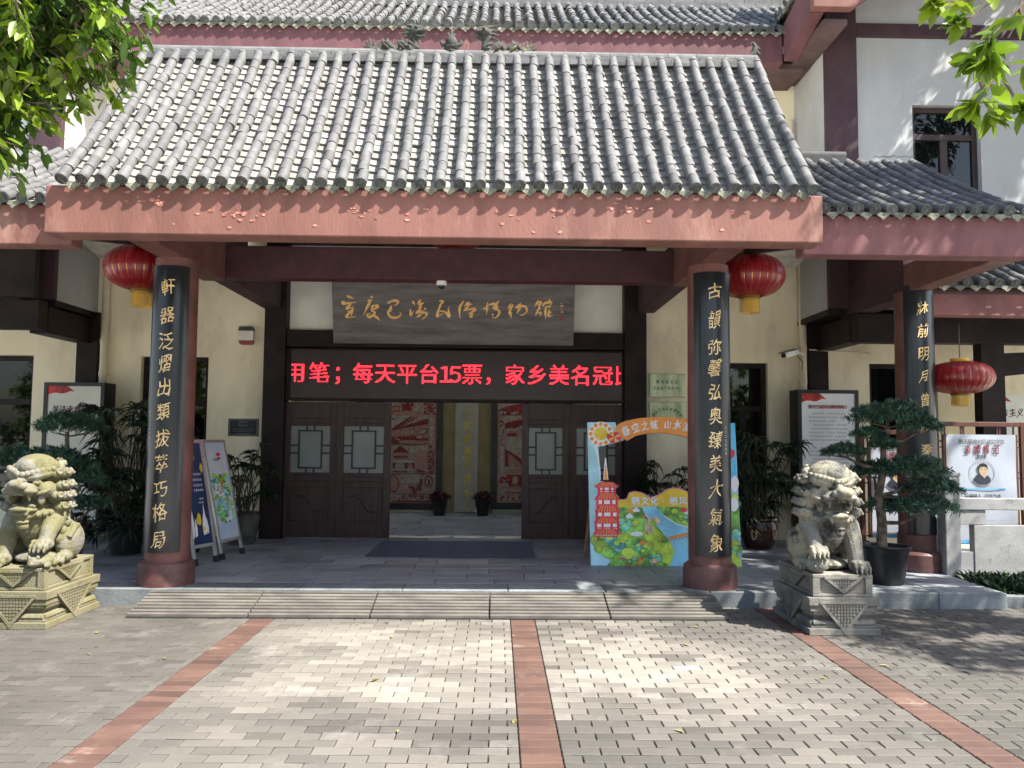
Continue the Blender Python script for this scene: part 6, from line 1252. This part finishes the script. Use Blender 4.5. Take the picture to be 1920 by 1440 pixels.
palm('potted fan palm in a brown dragon pot under the right window', AX(1420, 10.75), 10.75, .42, 1.6, .55, 64, 42, 'dragon', .32)
palm('fan palm seen through the opening of the cartoon photo frame', AX(1245, 11.0), 11.0, .6, 1.15, .42, 26, 43, 'plain', .28)
palm('dark fan palm in the shade between the notice board and the left entrance column', AX(245, 9.9), 9.9, .25, 1.85, .60, 96, 44, 'plain', .34)
# lobby flower pots
for px, lab in ((826, 'black pot of dark red flowers left of the vertical sign'), (907, 'black pot of dark red flowers right of the vertical sign')):
    Yp = 14.9; x = AX(px, Yp); t = thing('flower_pot', lab, 'flower pot', (x, Yp, PT), 'flower pots in the court'); mb = MB(); mb.lathe((x, Yp, PT), [(0, 0), (.10, 0), (.15, .28), (.16, .30), (.13, .30), (0, .26)], 24); mb.build('pot', MATS['black_pot'], t, smooth=40)
    rg = np.random.default_rng(px); q = rg.normal(size=(420, 3)); q /= np.linalg.norm(q, axis=1, keepdims=True); q[:, 2] = np.abs(q[:, 2]); base = np.array((x, Yp, PT + .30)) + q * np.array([.19, .17, .13]) * rg.uniform(.6, 1, (420, 1)); leaves('flowers', base, q + rg.normal(size=(420, 3)) * .5, rg.uniform(.04, .07, 420), .6, mat('dark_red_petals', (.07, .012, .018), .6, var=.3, scale=20), t, px, lod=0)
# planted bed right of the platform
bed = MB(); bed.box(PR + .04, 9.5, 7.86, 8.95, -.03, .04); bed.build('soil', mat('bed_soil', (.06, .045, .03), .95), kind='structure')
kb = MB(); kb.box(PR + .01, 9.5, 7.74, 7.85, -.03, .11); kb.build('bed_kerb', kerb_m, kind='structure', bevel=.008)
gr = bpy.data.objects.new('ground_cover', None); rg = np.random.default_rng(77); n = 5200
base = np.stack([rg.uniform(PR + .08, 7.6, n), rg.uniform(7.9, 8.72, n), np.full(n, .03)], 1); tuft = rg.random(n) * 6.28
d = np.stack([np.cos(tuft) * .55, np.sin(tuft) * .55, np.full(n, 1.0)], 1) + rg.normal(size=(n, 3)) * .2
class _P(dict): pass
hold = thing('ground_cover', '', '', (5.5, 8.3, 0)); o = leaves('ground_cover', base, d, rg.uniform(.16, .34, n), .06, mat('grass_leaf', (.035, .07, .022), .5, tint=.6, var=.2), hold, 6, droop=.35, lod=1)
o.parent = None; o.matrix_parent_inverse = Matrix(); bpy.data.objects.remove(hold); bpy.data.objects.remove(gr); o.name = 'ground_cover'; o['kind'] = 'stuff'
# fallen leaves and small litter on the paving
lf = MB(); rg = random.Random(6)
for k in range(26):
    x, y = rg.uniform(-4, 4.5), rg.uniform(4.2, 7.2); a = rg.uniform(0, 6.28); l = rg.uniform(.02, .045); c_, s_ = math.cos(a), math.sin(a)
    lf.add([(x - l * c_, y - l * s_, .004), (x + l * .4 * s_, y - l * .4 * c_, .010), (x + l * c_, y + l * s_, .006), (x - l * .4 * s_, y + l * .4 * c_, .009)], [(0, 1, 2, 3)])
lf.build('leaf_litter', mat('dry_leaf', (.22, .19, .06), .8, var=.3, scale=9), kind='stuff')
for o in bpy.data.objects:
    if '_b' in o: del o['_b']
